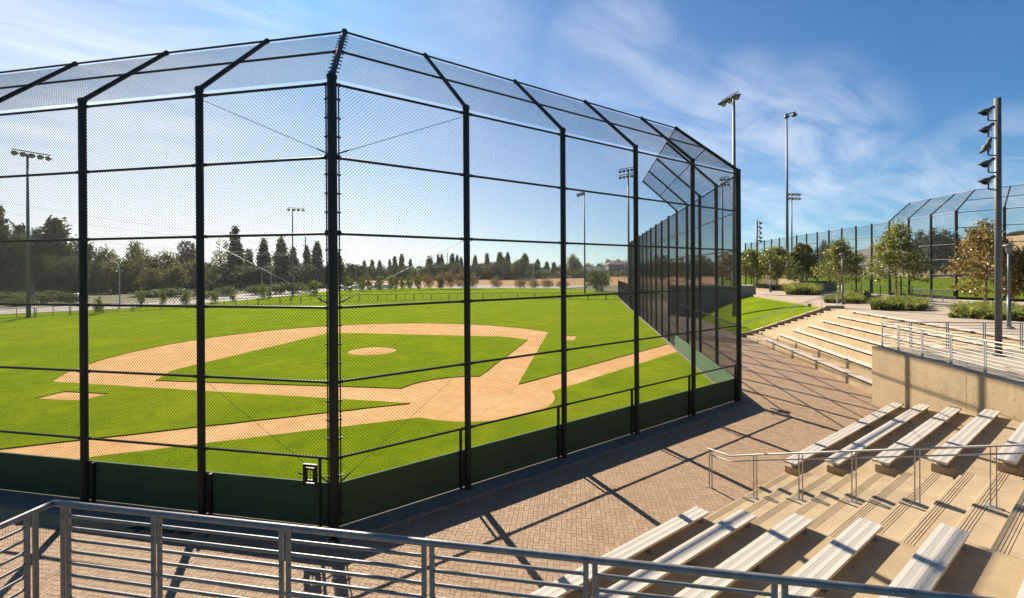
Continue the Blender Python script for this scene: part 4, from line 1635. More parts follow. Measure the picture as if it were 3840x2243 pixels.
# strappy planting beds
def grass_bed(poly, n, hmin, hmax, seed, label, z=PLAZA):
    rs = np.random.RandomState(seed)
    xs, ys = [p[0] for p in poly], [p[1] for p in poly]
    X, Y = rs.uniform(min(xs), max(xs), n * 6), rs.uniform(min(ys), max(ys), n * 6)
    ok = inside(poly, X, Y)
    X, Y = X[ok][:n], Y[ok][:n]
    V, F = [], []
    k = 0
    nb = 38
    for x, y in zip(X, Y):
        h = rs.uniform(hmin, hmax) * rs.choice([0.6, 0.85, 1.0, 1.35])
        for _ in range(nb):
            a = rs.uniform(0, 2 * np.pi)
            sp = rs.uniform(0.15, 0.95) * h
            L = h * rs.uniform(0.65, 1.1)
            w = rs.uniform(0.016, 0.032)
            d = np.array([np.cos(a), np.sin(a), 0])
            s = np.array([-np.sin(a), np.cos(a), 0]) * w
            o = np.array([x + rs.normal() * 0.07, y + rs.normal() * 0.07, z])
            p1 = o + d * sp * 0.35 + np.array([0, 0, L * 0.6])
            p2 = o + d * sp * 0.85 + np.array([0, 0, L * 0.92])
            p3 = o + d * sp * 1.35 + np.array([0, 0, L * 0.72])
            V += [o - s, o + s, p1 - s, p1 + s, p2 - s * 0.7, p2 + s * 0.7, p3 - s * 0.15, p3 + s * 0.15]
            F += [(k, k + 1, k + 3, k + 2), (k + 2, k + 3, k + 5, k + 4), (k + 4, k + 5, k + 7, k + 6)]
            k += 8
    c = Vector((sum(xs) / len(xs), sum(ys) / len(ys), z))
    t = wthing('grass_bed', tuple(c), label, 'planting bed', 'strappy planting beds')
    b = MB()
    b.prism([tuple(p) for p in poly], z - 0.05, z + 0.05)
    b.build('soil', 'soil', t)
    np_obj('blades', np.array(V) - np.array(c), F, 'blade', t)


def quad_at(*pd):
    return [tuple(at(px, d)[:2]) for px, d in pd]


grass_bed(quad_at((3275, 32.0), (3420, 30.8), (3470, 32.0), (3470, 36.0), (3290, 36.0)), 150, 0.38, 0.72, 31, 'bed of strappy green grass below the large green tree')
grass_bed(quad_at((3570, 26.5), (3870, 24.2), (3900, 27.5), (3700, 31.0), (3610, 29.5)), 190, 0.32, 0.62, 32, 'bed of strappy green grass behind the near plaza lamp')
grass_bed(quad_at((3095, 38.5), (3215, 37.5), (3240, 39.5), (3235, 45), (3100, 43)), 130, 0.42, 0.75, 33, 'bed of strappy green grass around the middle plaza lamp')
grass_bed(quad_at((2950, 51.5), (3065, 50.0), (3070, 56), (2955, 58)), 110, 0.7, 1.1, 34, 'bed of strappy green grass under the pointed dark tree')
grass_bed(quad_at((2830, 64), (2945, 60.5), (2945, 67), (2830, 70)), 120, 0.45, 0.7, 35, 'low green planting around the foot of tallest mast')
mb = MB()
for p, q in (((2830, 63.3), (2888, 59.5)),):
    mb.bar(at(*p, PLAZA + 0.15), at(*q, PLAZA + 0.15), 0.3, 0.32)
tag(mb.build('planter_kerb', 'concrete'), 'pale concrete kerb of the planter by the distant plaza lamp', 'kerb')
mb = MB()
q = [at(2860, 71, PLAZA), at(2925, 68, PLAZA), at(3005, 62, PLAZA), at(3015, 61.0, PLAZA)]
for a, e in zip(q[:2], q[1:3]):
    mb.bar(a + Vector((0, 0, 0.75)), e + Vector((0, 0, 0.75)), 0.35, 1.5)
tag(mb.build('planter_wall', 'concrete'), 'sunlit tan planter wall behind tallest light mast', 'wall')
mb = MB()
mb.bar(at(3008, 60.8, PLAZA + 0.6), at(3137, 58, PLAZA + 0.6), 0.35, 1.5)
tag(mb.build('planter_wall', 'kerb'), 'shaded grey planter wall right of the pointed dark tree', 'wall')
# boulders and a bin in the planting
bl = MB()
for px, d, s in ((3330, 41.0, 0.5), (3475, 38.5, 0.35)):
    pass
wbn = wthing('planter_bench', tuple(at(3290, 42, PLAZA)), 'small pale slab seat at the edge of the planting bed', 'seat')
b = MB()
b.bar(at(3262, 43, PLAZA + 0.42), at(3300, 42, PLAZA + 0.42), 0.45, 0.1)
b.build('slab', 'white_line', wbn)
b = MB()
b.bar(at(3268, 43, PLAZA + 0.18), at(3294, 42, PLAZA + 0.18), 0.3, 0.36)
b.build('foot', 'kerb', wbn)
bn = wthing('litter_bin', tuple(at(3247, 40, PLAZA)), 'dark round litter bin with pale top between planting beds', 'bin')
q = at(3247, 40, PLAZA)
b = MB()
b.lathe([(0.0, 0), (0.32, 0), (0.36, 0.75), (0.0, 0.75)], q, (0, 0, 1), 14)
b.build('body', 'black', bn)
b = MB()
b.lathe([(0.22, 0.76), (0.22, 0.98), (0.0, 1.0)], q, (0, 0, 1), 14)
b.build('lid', 'kerb', bn)

# background tree stock
protos = {
    'cone': (tree_proto('conifer_tree', 14, 2.6, 0.8, 'cone', 150, 26, 0.75, 'leaf_dark', seed=41, r=0.25, spread=0.52, droop=0.25, hollow=0.1), []),
    'broad': (tree_proto('broadleaf_tree', 12, 5.0, 1.5, 'round', 150, 26, 0.75, 'leaf_dark', seed=43, r=0.3, spread=0.85), []),
    'olive': (tree_proto('broadleaf_tree', 10, 4.5, 0.8, 'round', 130, 24, 0.62, 'leaf_olive', seed=44, r=0.25, spread=0.8), []),
    'thin': (tree_proto('sparse_tree', 12, 3.2, 3.0, 'round', 60, 16, 0.55, 'leaf_olive', seed=45, r=0.18, spread=0.6), []),
    'young': (tree_proto('young_tree', 4, 1.3, 0.5, 'oval', 46, 20, 0.34, 'leaf_young', 'bark_pale', seed=46, r=0.05, spread=0.28), []),
    'red': (tree_proto('bare_shrub', 5, 2.6, 0.4, 'round', 90, 22, 0.36, 'leaf_red', seed=47, r=0.06, spread=0.5), []),
    'bush': (tree_proto('green_bush', 4.6, 2.6, 0.2, 'round', 110, 26, 0.36, 'leaf_shrub', seed=48, r=0.08, spread=0.4), []),
    'gum': (tree_proto('eucalyptus_tree', 18, 5.0, 1.0, 'oval', 150, 26, 0.85, 'leaf_gum', seed=49, r=0.4, spread=0.95, droop=0.7), []),
}
BASEH = dict(cone=14, cone2=14, broad=12, olive=10, thin=12, young=4, red=5, bush=4.6, gum=18)
BASEW = dict(cone=2.9, cone2=3.3, broad=5.8, olive=5.2, thin=3.8, young=1.6, red=3.1, bush=3.0, gum=6)
NAMEK = dict(cone='tall dark conifer', cone2='dark conifer', broad='dark bushy tree', olive='olive brown tree', thin='sparse see-through tree',
             young='small bright young tree', red='brownish twiggy shrub', bush='bright green bush', gum='big drooping grey-green tree')
PLACE = dict(young='by the far grass edge', red='by the far grass edge', bush='by the far grass edge', gum='beyond the second field')

LIST = []        # kind, px, depth, top row, half width px


def B(kind, px, dep, ytop, hw):
    LIST.append((kind, px, dep, ytop, hw))


for a in ((-15, 108, 769, 58), (205, 116, 816, 62), (78, 122, 842, 40), (143, 124, 858, 36)):
    B('cone', *a)
for a in ((110, 112, 890, 60), (300, 125, 905, 55), (25, 135, 930, 60), (160, 106, 960, 60), (255, 112, 965, 60), (340, 118, 985, 50)):
    B('broad', *a)
for a in ((395, 128, 935, 40), (515, 132, 915, 38), (455, 120, 975, 60), (560, 126, 962, 55), (630, 130, 952, 55), (585, 108, 1010, 55), (650, 112, 1000, 50), (745, 125, 975, 40)):
    B('olive', *a)
for a in ((829, 150, 898, 36), (500, 128, 905, 28), (1022, 170, 965, 24), (1120, 175, 985, 30)):
    B('thin', *a)
for a in ((884, 150, 852, 30), (933, 160, 935, 24), (990, 150, 897, 27), (1055, 150, 892, 31), (1101, 160, 928, 22), (1151, 165, 922, 18), (1189, 160, 908, 26), (1268, 165, 948, 24)):
    B('cone', *a)
for a in ((760, 135, 985, 60), (830, 140, 990, 60), (905, 140, 1000, 60), (965, 140, 1000, 55), (1030, 140, 1000, 60), (1085, 145, 1000, 55), (1150, 150, 992, 60), (1215, 155, 1000, 50),
          (700, 122, 990, 60), (1310, 175, 990, 34), (1345, 175, 995, 30), (1245, 160, 985, 30)):
    B('broad', *a)
for a in ((1367, 225, 978, 12), (1395, 225, 976, 14), (1424, 228, 977, 13), (1462, 230, 974, 10), (1481, 230, 962, 14), (1506, 225, 953, 15), (1540, 235, 973, 12), (1610, 225, 960, 20), (1643, 230, 957, 12), (1656, 230, 956, 12),
          (1697, 225, 953, 17), (1714, 228, 957, 11), (1729, 232, 966, 12), (1782, 230, 959, 14), (1827, 232, 951, 14), (1874, 230, 946, 18), (1905, 232, 948, 13), (1888, 240, 965, 14), (1968, 235, 953, 22), (2016, 250, 974, 14), (2050, 260, 983, 14), (2078, 262, 985, 14)):
    B('cone', *a)
for a in ((1385, 210, 1000, 26), (1430, 212, 1000, 26), (1480, 212, 995, 28), (1530, 214, 998, 28), (1580, 214, 1000, 28), (1625, 212, 990, 28), (1670, 214, 990, 28), (1715, 212, 990, 30), (1760, 214, 995, 30),
          (1800, 214, 990, 28), (1850, 214, 985, 30), (1900, 216, 985, 26), (1950, 214, 975, 28), (2000, 230, 990, 30), (2110, 260, 995, 30), (2282, 270, 976, 15), (2318, 270, 975, 15), (2345, 270, 983, 15), (2250, 275, 990, 18), (2400, 262, 985, 30), (2470, 262, 980, 34), (2550, 250, 985, 40), (2620, 250, 978, 34), (2680, 240, 985, 34)):
    B('broad', *a)
for a in ((1830, 208, 1000, 22), (1935, 208, 985, 20), (2145, 240, 958, 22), (2165, 245, 972, 20), (2205, 262, 990, 22), (1555, 205, 1012, 20)):
    B('olive', *a)
for px, y0, y1, hw in ((368, 1113, 1174, 15), (525, 1090, 1150, 13), (608, 1083, 1144, 13), (698, 1094, 1145, 17), (808, 1090, 1136, 14), (873, 1092, 1130, 11), (983, 1064, 1122, 15), (1009, 1085, 1118, 10)):
    dep = 1712 * 5.1 / (y1 - 1022)
    B('young', px, dep, y0, hw)
for px, y0, y1, hw in ((1180, 1052, 1106, 26), (1262, 1050, 1102, 14), (1310, 1040, 1094, 14), (1357, 1037, 1092, 15), (1383, 1036, 1092, 12), (1425, 1033, 1092, 18), (1463, 1031, 1091, 14), (1482, 1032, 1090, 12), (1508, 1040, 1090, 12), (1536, 1038, 1088, 15), (1570, 1030, 1089, 16), (1650, 1037, 1087, 12)):
    B('young', px, 1712 * 5.1 / (y1 - 1020), y0, hw)
for px, y0, y1, hw in ((1608, 1027, 1086, 22), (1655, 1024, 1086, 20), (1690, 1018, 1086, 22), (1730, 1020, 1086, 22), (1774, 1026, 1086, 22), (1862, 1042, 1084, 24), (1950, 1048, 1085, 24), (2000, 1050, 1085, 22), (2050, 1048, 1085, 26), (2110, 1052, 1085, 26)):
    B('red', px, 1712 * 5.1 / (y1 - 1019), y0, hw)
B('bush', 2240, 112, 1018, 44)
for px, y0, hw, dep in ((30, 1095, 60, 82), (160, 1092, 70, 78), (255, 1098, 40, 78), (60, 1120, 50, 72), (640, 1082, 70, 100), (760, 1090, 45, 92), (850, 1075, 40, 100), (960, 1072, 40, 104), (1050, 1062, 45, 108), (1110, 1062, 45, 110), (560, 1090, 60, 100)):
    B('bush', px, dep, y0, hw)
for px, dep, y, hw in ((3455, 190, 872, 34), (3500, 180, 862, 40), (3545, 185, 868, 40), (3585, 190, 880, 34), (3090, 260, 905, 24), (3065, 265, 938, 24), (3130, 250, 945, 26), (3610, 200, 915, 30), (3010, 270, 948, 20), (2920, 250, 955, 24), (2960, 260, 960, 24)):
    B('gum', px, dep, y, hw)
for px, dep, y, hw in ((3220, 330, 955, 24), (3300, 320, 962, 24), (3390, 300, 950, 26), (3640, 210, 985, 40), (3720, 230, 990, 50), (3810, 240, 985, 50), (3880, 230, 975, 50), (2860, 260, 985, 24), (2780, 240, 985, 24), (3160, 300, 975, 30), (3260, 300, 985, 30)):
    B('broad', px, dep, y, hw)

cnt = {}
for kind, px, dep, ytop, hw in sorted(LIST, key=lambda a: a[1]):
    key = (kind, PLACE.get(kind, 'left' if px < 1280 else ('middle' if px < 2720 else 'right')))
    cnt[key] = cnt.get(key, 0) + 1
    pr, used = protos[kind]
    zb = PLAZA * 0 + (1.5 if px > 2750 else 0)
    if 1790 < px < 2720 and dep > 190:
        zb = 1.5
    h = hgt(ytop, dep, px) - zb
    sz = h / BASEH[kind]
    sx = max(0.3, hw / FPX * dep / BASEW[kind] * (1.35 if kind == 'young' else 1.12))
    where = PLACE.get(kind)
    if not where:
        where = {'left': 'in the left background wood', 'middle': 'in the distant middle tree line', 'right': 'in the far right background'}[key[1]]
    lb = '%s %s, %s of these from the left' % (NAMEK[kind], where, ordw(cnt[key]))
    put(pr, used, at(px, dep, zb - 0.1), rnd.uniform(0, 6.28), (sx, sx, sz), lb, NAMEK[kind] + 's ' + where)

# fan palm with a skirt of dead fronds
pl = thing('fan_palm', at(702, 140, 0), 'squat fan palm with brown skirt of dead fronds in the left tree line', 'palm')
hp_ = hgt(915, 140, 702)
b = MB()
b.tube([(0, 0, -0.1), (0.1, 0, hp_ * 0.5), (0, 0.1, hp_ - 1.0)], [0.4, 0.32, 0.3], 10)
b.build('trunk', 'bark', pl)
rs = np.random.RandomState(5)
pc = rs.normal(size=(900, 3)) * np.array([1.3, 1.3, 1.1]) + np.array([0, 0, hp_ - 4.2])
v, f = leaf_quads(pc, 1.1, rs, 0, 0.35, 1.6)
np_obj('skirt', v, f, 'skirt', pl)
V, F = [], []
for i in range(70):
    a, e = rs.uniform(0, 6.28), rs.uniform(-0.5, 1.2)
    d = np.array([math.cos(a) * math.cos(e), math.sin(a) * math.cos(e), math.sin(e)])
    o = np.array([0, 0, hp_ - 1.6])
    c = o + d * 1.7
    s = np.cross(d, rs.normal(size=3))
    s /= np.linalg.norm(s)
    for q in range(9):
        an = (q - 4) * 0.28
        tip = c + (d * math.cos(an) + s * math.sin(an)) * 1.1
        w = np.cross(d, s) * 0.07
        V += [c - w, c + w, tip + w * 0.2, tip - w * 0.2]
        F.append((len(V) - 4, len(V) - 3, len(V) - 2, len(V) - 1))
np_obj('crown', np.array(V), F, 'leaf_dark', pl)

# hedge row that closes the foot of the left wood (uncountable undergrowth)
rs = np.random.RandomState(9)
P = []
for px in np.arange(-80, 1300, 7.0):
    dep = 118 + 0.02 * px + rs.uniform(-4, 10)
    if px > 900:
        dep += 20
    p = at(px, dep)
    hgt_ = rs.uniform(3.0, 5.5)
    m = 60
    P.append(np.array([p.x, p.y, 0]) + rs.normal(size=(m, 3)) * np.array([1.3, 1.3, 0]) + np.stack([np.zeros(m), np.zeros(m), rs.uniform(0, hgt_, m)], 1))
P = np.concatenate(P)
v, f = leaf_quads(P, 1.0, rs, 0, 0.7, 0)
tag(np_obj('undergrowth', v, f, 'leaf_dark'), kind='stuff')
P = []
for px in np.arange(1290, 2720, 5.0):
    dep = 212 + rs.uniform(-4, 10) + max(0, (px - 1900) * 0.05)
    p = at(px, dep)
    m = 26
    P.append(np.array([p.x, p.y, 1.0]) + rs.normal(size=(m, 3)) * np.array([1.5, 1.5, 0]) + np.stack([np.zeros(m), np.zeros(m), rs.uniform(0, 4.0, m)], 1))
P = np.concatenate(P)
v, f = leaf_quads(P, 1.3, rs, 0, 0.7, 0)
tag(np_obj('undergrowth', v, f, 'leaf_dark'), kind='stuff')

# ------------------------------------------------------------------ hills
def hill(name, azs, prof, d0, d1, mat, seed):
    rs = np.random.RandomState(seed)
    na, nd = 90, 26
    vs, fs = [], []
    for j in range(nd + 1):
        d = d0 + (d1 - d0) * j / nd
        for i in range(na + 1):
            az = azs[0] + (azs[1] - azs[0]) * i / na
            h = np.interp(az, [p[0] for p in prof], [p[1] for p in prof])
            t = j / nd
            z = h * (math.sin(min(1, t * 1.6) * math.pi / 2) ** 1.3) + rs.normal() * 0.25
            vs.append((CAM.x + d * math.sin(R(az)), CAM.y + d * math.cos(R(az)), -0.5 + z))
    for j in range(nd):
        for i in range(na):
            a = j * (na + 1) + i
            fs.append((a, a + na + 1, a + na + 2, a + 1))
    m = MB()
    m.add(vs, fs)
    tag(m.build(name, mat, smooth=True), kind='structure')


def azpx(px):
    return 34.822 + math.degrees(math.atan((px - CX) / FPX))


def hz(px, py, d):
    """height of a skyline point at radial distance d"""
    dep = d * math.cos(math.atan((px - CX) / FPX))
    return hgt(py, dep, px)


D1 = 520
prof = [(azpx(3380), 0), (azpx(3480), hz(3480, 940, 420)), (azpx(3607), hz(3607, 905, 420)), (azpx(3700), hz(3700, 893, 420)), (azpx(3840), hz(3840, 877, 420)), (azpx(4100), hz(4100, 850, 420)), (130, 45)]
hill('hill', (azpx(3360), 128), prof, 230, 560, 'hill_dry', 3)
prof = [(azpx(2600), 4), (azpx(2900), hz(2900, 975, 900)), (azpx(3150), hz(3150, 950, 900)), (azpx(3225), hz(3225, 934, 900)), (azpx(3275), hz(3275, 916, 900)), (azpx(3400), hz(3400, 903, 900)), (azpx(3560), hz(3560, 900, 900)), (110, 60)]
hill('hill', (azpx(2550), 108), prof, 620, 1200, 'hill_dark', 4)
# shrubs dotted along the dry hill crest
for i, (px, py) in enumerate(((3795, 878), (3815, 874), (3835, 872), (3655, 896), (3672, 893), (3780, 884))):
    pr, used = protos['broad']
    d = 420
    dep = d * math.cos(math.atan((px - CX) / FPX))
    put(pr, used, at(px, dep, hgt(py + 10, dep, px) - 1), i, (0.38, 0.38, 0.28), 'dark scrub tree on the dry hill crest, %s from the left' % ordw([4, 5, 6, 1, 2, 3][i]), 'scrub trees on the hill crest')


# ------------------------------------------------------------------ houses
def house(px, dep, w, d, h, rh, rz, label, wall='house_wall', zb=1.2, nwin=3):
    t = thing('house', at(px, dep, zb), label, 'house', 'distant houses', rz)
    b = MB()
    b.box((0, 0, h / 2), (w, d, h))
    b.build('wall', wall, t)
    b = MB()
    o = 0.5
    vs = [(-w / 2 - o, -d / 2 - o, h), (w / 2 + o, -d / 2 - o, h), (w / 2 + o, d / 2 + o, h), (-w / 2 - o, d / 2 + o, h), (-w / 2 + d * 0.3, 0, h + rh), (w / 2 - d * 0.3, 0, h + rh)]
    b.add(vs, ((0, 1, 5, 4), (1, 2, 5), (2, 3, 4, 5), (3, 0, 4), (3, 2, 1, 0)))
    b.build('roof', 'house_roof', t)
    for i in range(nwin):
        b = MB()
        x = -w / 2 + w * (i + 0.5) / nwin
        b.box((x, -d / 2 - 0.02, h * 0.55), (1.4, 0.08, 1.2))
        b.build('window', 'pane', t)


cr = math.atan2(RGT.y, RGT.x)
house(2012, 245, 12, 8, 3.6, 2.0, cr, 'distant low house with pale roof in the middle tree line')
house(2205, 250, 18, 8, 3.8, 2.4, cr, 'distant long low house with brown roof behind the bright bush')
house(2312, 262, 11, 8, 7.2, 2.2, cr, 'distant two storey grey house beside the end of the mesh run', 'grey_wall')
house(2425, 268, 12, 8, 4.5, 2.4, cr, 'distant house seen faintly through the right mesh run')
house(3280, 300, 16, 9, 4.5, 2.5, cr, 'distant pale house below the dark hill', zb=3)
house(3365, 285, 12, 9, 4.0, 2.2, cr, 'distant house half hidden behind the large plaza tree', zb=3)
house(3745, 200, 14, 9, 3.5, 2.0, cr, 'distant house at the foot of the dry golden hill', zb=1.5)
wbld = thing('office_building', at(18, 150, 0), 'white and blue building glimpsed between dark trees at the left edge', 'building', rz=cr)
b = MB()
b.box((0, 0, 6.8), (9, 8, 13.6))
b.build('wall', 'white_sign', wbld)
for z in (3.5, 7.0, 10.5):
    b = MB()
    b.box((0, -4.03, z), (8.6, 0.12, 1.3))
    b.build('window_band', 'pale_blue', wbld)


# ------------------------------------------------------------------ street furniture on the left
def street_lamp(px, dep, ytop, label, arm_len=2.0, side=-1, curved=True):
    p = at(px, dep, 0)
    h = hgt(ytop, dep, px)
    t = thing('street_lamp', p, label, 'street lamp', 'street lamps by the road')
    d = RGT * side
    b = MB()
    if curved:
        pts = [Vector((0, 0, 0)), Vector((0, 0, h - 0.9))] + [Vector((0, 0, h - 0.9)) + d * (0.9 - 0.9 * math.cos(R(a))) + Vector((0, 0, 0.9 * math.sin(R(a)))) for a in (30, 60, 90)] + [Vector((0, 0, h)) + d * arm_len]
    else:
        pts = [Vector((0, 0, 0)), Vector((0, 0, h))]
    b.tube(pts, 0.09, 8)
    b.build('pole', 'galv_light', t)
    b = MB()
    e = Vector((0, 0, h)) + d * (arm_len if curved else 0.4)
    b.box((e.x, e.y, e.z), (0.85, 0.32, 0.2), math.atan2(d.y, d.x))
    b.build('lamp', 'galv_light', t)


street_lamp(448, 66, 985, 'street lamp with curved arm in front of the brown left trees')
street_lamp(982, 120, 1007, 'left one of two straight street lamps below the conifers', curved=False, side=1)
street_lamp(1016, 95, 988, 'right one of two straight street lamps below the conifers', curved=False, side=-1)
street_lamp(1336, 125, 1005, 'straight street lamp right of the near corner post', curved=False, side=-1)
street_lamp(1562, 160, 1000, 'thin street lamp far off in front of the middle tree line', curved=False, side=1)
street_lamp(1380, 190, 1015, 'faint curved street lamp against the middle tree line', side=-1)
street_lamp(2001, 118, 990, 'thin straight lamp standing on the dry dirt field edge', curved=False, side=1)
street_lamp(2343, 120, 980, 'thin straight lamp next to the end of the tall mesh run', curved=False, side=1)
up_ = wthing('utility_pole', tuple(at(1146, 140, 0)), 'dark wooden utility pole with crossarms left of the near corner post', 'utility pole')
p = at(1146, 140, 0)
h = hgt(889, 140, 1146)
b = MB()
b.tube([p, p + Vector((0, 0, h))], [0.2, 0.14], 8)
b.build('pole', 'wood_pole', up_)
arms = []
for z in (h - 1.4, h - 2.7, h - 5.3, h - 5.7):
    b = MB()
    a = p + Vector((0, 0, z))
    b.bar(a - RGT * 1.0, a + RGT * 0.5, 0.12, 0.14)
    b.build('crossarm', 'wood_pole', up_)
    arms.append(a - RGT * 0.8)
up2 = wthing('utility_pole', tuple(at(1678, 225, 0)), 'tall thin utility pole rising from the middle tree line', 'utility pole')
p2 = at(1678, 225, 0)
h2 = hgt(951, 225, 1678)
b = MB()
b.tube([p2, p2 + Vector((0, 0, h2))], [0.2, 0.14], 8)
b.build('pole', 'wood_pole', up2)
b = MB()
b.bar(p2 + Vector((0, 0, h2 - 1)) - RGT, p2 + Vector((0, 0, h2 - 1)) + RGT, 0.12, 0.14)
b.build('crossarm', 'wood_pole', up2)
for i, (y0, y1, z) in enumerate(((760, 800, 0), (790, 830, 1), (860, 862, 2), (898, 905, 3))):
    a = arms[min(i, 3)]
    e = at(-300, 105, hgt([700, 745, 830, 870][i], 105, -300))
    b = MB()
    pts = []
    for k in range(25):
        t = k / 24
        q = a.lerp(e, t)
        pts.append(q - Vector((0, 0, 4 * 1.6 * t * (1 - t))))
    b.tube(pts, 0.03, 5)
    tag(b.build('power_line', 'cable'), ['highest power line sagging left from the utility pole', 'second power line sagging left from the utility pole', 'third power line down from the top on the utility pole', 'lowest power line crossing the dark left trees'][i], 'power line', 'power lines')


# ------------------------------------------------------------------ cars
def car_proto(name, paint):
    t = thing(name, (0, 0, 0), None, 'car', 'cars on the road')
    prof = [(-2.2, 0.35), (-2.25, 0.75), (-2.1, 0.95), (-1.35, 1.02), (-0.75, 1.42), (0.75, 1.45), (1.45, 1.0), (2.1, 0.9), (2.25, 0.65), (2.2, 0.35)]
    b = MB()
    vs = []
    for y, k in ((-0.86, 0.94), (-0.7, 1.0), (0.7, 1.0), (0.86, 0.94)):
        vs += [(x, y * (0.84 if z > 1.1 else 1), 0.35 + (z - 0.35) * k) for x, z in prof]
    n = len(prof)
    fs = []
    for j in range(3):
        for i in range(n):
            fs.append((j * n + i, j * n + (i + 1) % n, (j + 1) * n + (i + 1) % n, (j + 1) * n + i))
    fs += [tuple(reversed(range(n))), tuple(range(3 * n, 4 * n))]
    b.add(vs, fs)
    bd = b.build('body', paint, t)
    for sy in (-1, 1):
        b = MB()
        b.add([(-1.15, sy * 0.82, 1.05), (1.25, sy * 0.82, 1.03), (0.7, sy * 0.735, 1.37), (-0.7, sy * 0.735, 1.36)], [(0, 1, 2, 3)])
        b.build('side_window', 'pane', t)
    b = MB()
    b.add([(0.82, -0.66, 1.42), (1.44, -0.68, 1.03), (1.44, 0.68, 1.03), (0.82, 0.66, 1.42)], [(0, 1, 2, 3)])
    b.build('windscreen', 'pane', t)
    for sx in (-1.35, 1.38):
        for sy in (-0.8, 0.8):
            b = MB()
            b.tube([(sx, sy - 0.1, 0.33), (sx, sy + 0.1, 0.33)], 0.33, 14)
            w = b.build('wheel', 'rubber', t)
            b = MB()
            b.tube([(sx, sy - 0.11, 0.33), (sx, sy + 0.11, 0.33)], 0.19, 10)
            r_ = b.build('rim', 'chrome', t)
            r_.parent = w
    return t


cw = car_proto('parked_car', 'white_paint')
cg = car_proto('parked_car', 'lamp_body')
cr_ = car_proto('parked_car', 'red_paint')
uw, ug, ur = [], [], []
for pr, used, px, dep, rz, lb in ((cw, uw, 1275, 126, 0.4, 'white car, leftmost of those just right of near corner post'), (cw, uw, 1334, 128, 0.4, 'white car parked at the foot of the straight street lamp'),
                                  (cw, uw, 1405, 130, 0.4, 'white car between young trees, third of the white ones'), (cw, uw, 1447, 133, 0.2, 'white car between young trees, rightmost of the white ones'),
                                  (cg, ug, 268, 84, 0.2, 'dark grey car on the road beside the leftmost backstop post'),
                                  (cr_, ur, 1027, 128, 0.3, 'small red car on the road below the conifers')):
    put(pr, used, at(px, dep, -0.03), cr + rz, 1.0, lb)

# ------------------------------------------------------------------ air
hm_, hnt, hb = new_mat('haze')
hnt.nodes.remove(hb)
vol = hnt.nodes.new('ShaderNodeVolumePrincipled')
vol.inputs['Color'].default_value = (0.97, 0.95, 0.92, 1)
vol.inputs['Density'].default_value = 0.00014
vol.inputs['Anisotropy'].default_value = 0.35
hnt.links.new(vol.outputs['Volume'], hnt.nodes['Material Output'].inputs['Volume'])
mb = MB()
mb.box((300, 550, 38), (2600, 1900, 80))
tag(mb.build('haze', hm_), kind='stuff')

# ------------------------------------------------------------------ sky and sun
SUN_AZ, SUN_EL = R(12.0), R(35.3)           # azimuth clockwise from +Y
w = bpy.data.worlds.new('World')
scene.world = w
w.use_nodes = True
nt = w.node_tree
bg = nt.nodes['Background']
sky = nt.nodes.new('ShaderNodeTexSky')
sky.sky_type = 'NISHITA'
sky.sun_disc = False
sky.sun_elevation = SUN_EL
sky.sun_rotation = SUN_AZ
sky.altitude = 60
sky.air_density = 1.0
sky.dust_density = 0.35
sky.ozone_density = 3.0
bg.inputs['Strength'].default_value = 0.05
# thin cirrus: stretched noise laid on a flat layer overhead
tc_ = nt.nodes.new('ShaderNodeTexCoord')
sep = nt.nodes.new('ShaderNodeSeparateXYZ')
nt.links.new(tc_.outputs['Generated'], sep.inputs[0])


def mth(op, a, b=None, c=None):
    n = nt.nodes.new('ShaderNodeMath')
    n.operation = op
    for i, x in enumerate((a, b, c)):
        if x is None:
            continue
        if isinstance(x, (int, float)):
            n.inputs[i].default_value = x
        else:
            nt.links.new(x, n.inputs[i])
    return n.outputs[0]


zz = mth('ADD', mth('MAXIMUM', sep.outputs['Z'], 0.0), 0.12)
cx_ = mth('DIVIDE', sep.outputs['X'], zz)
cy_ = mth('DIVIDE', sep.outputs['Y'], zz)
cmb = nt.nodes.new('ShaderNodeCombineXYZ')
nt.links.new(cx_, cmb.inputs[0])
nt.links.new(cy_, cmb.inputs[1])
mp = nt.nodes.new('ShaderNodeMapping')
mp.inputs['Rotation'].default_value = (0, 0, R(40))
mp.inputs['Scale'].default_value = (0.7, 1.9, 1)
nt.links.new(cmb.outputs[0], mp.inputs['Vector'])
n1 = nt.nodes.new('ShaderNodeTexNoise')
n1.inputs['Scale'].default_value = 1.7
n1.inputs['Detail'].default_value = 9
n1.inputs['Roughness'].default_value = 0.62
n1.inputs['Distortion'].default_value = 0.6
nt.links.new(mp.outputs['Vector'], n1.inputs['Vector'])
n2 = nt.nodes.new('ShaderNodeTexNoise')
n2.inputs['Scale'].default_value = 0.42
n2.inputs['Detail'].default_value = 3
nt.links.new(cmb.outputs[0], n2.inputs['Vector'])
r1 = nt.nodes.new('ShaderNodeMapRange')
r1.inputs['From Min'].default_value = 0.38
r1.inputs['From Max'].default_value = 0.72
nt.links.new(n1.outputs['Fac'], r1.inputs['Value'])
r2 = nt.nodes.new('ShaderNodeMapRange')
r2.inputs['From Min'].default_value = 0.34
r2.inputs['From Max'].default_value = 0.60
nt.links.new(n2.outputs['Fac'], r2.inputs['Value'])
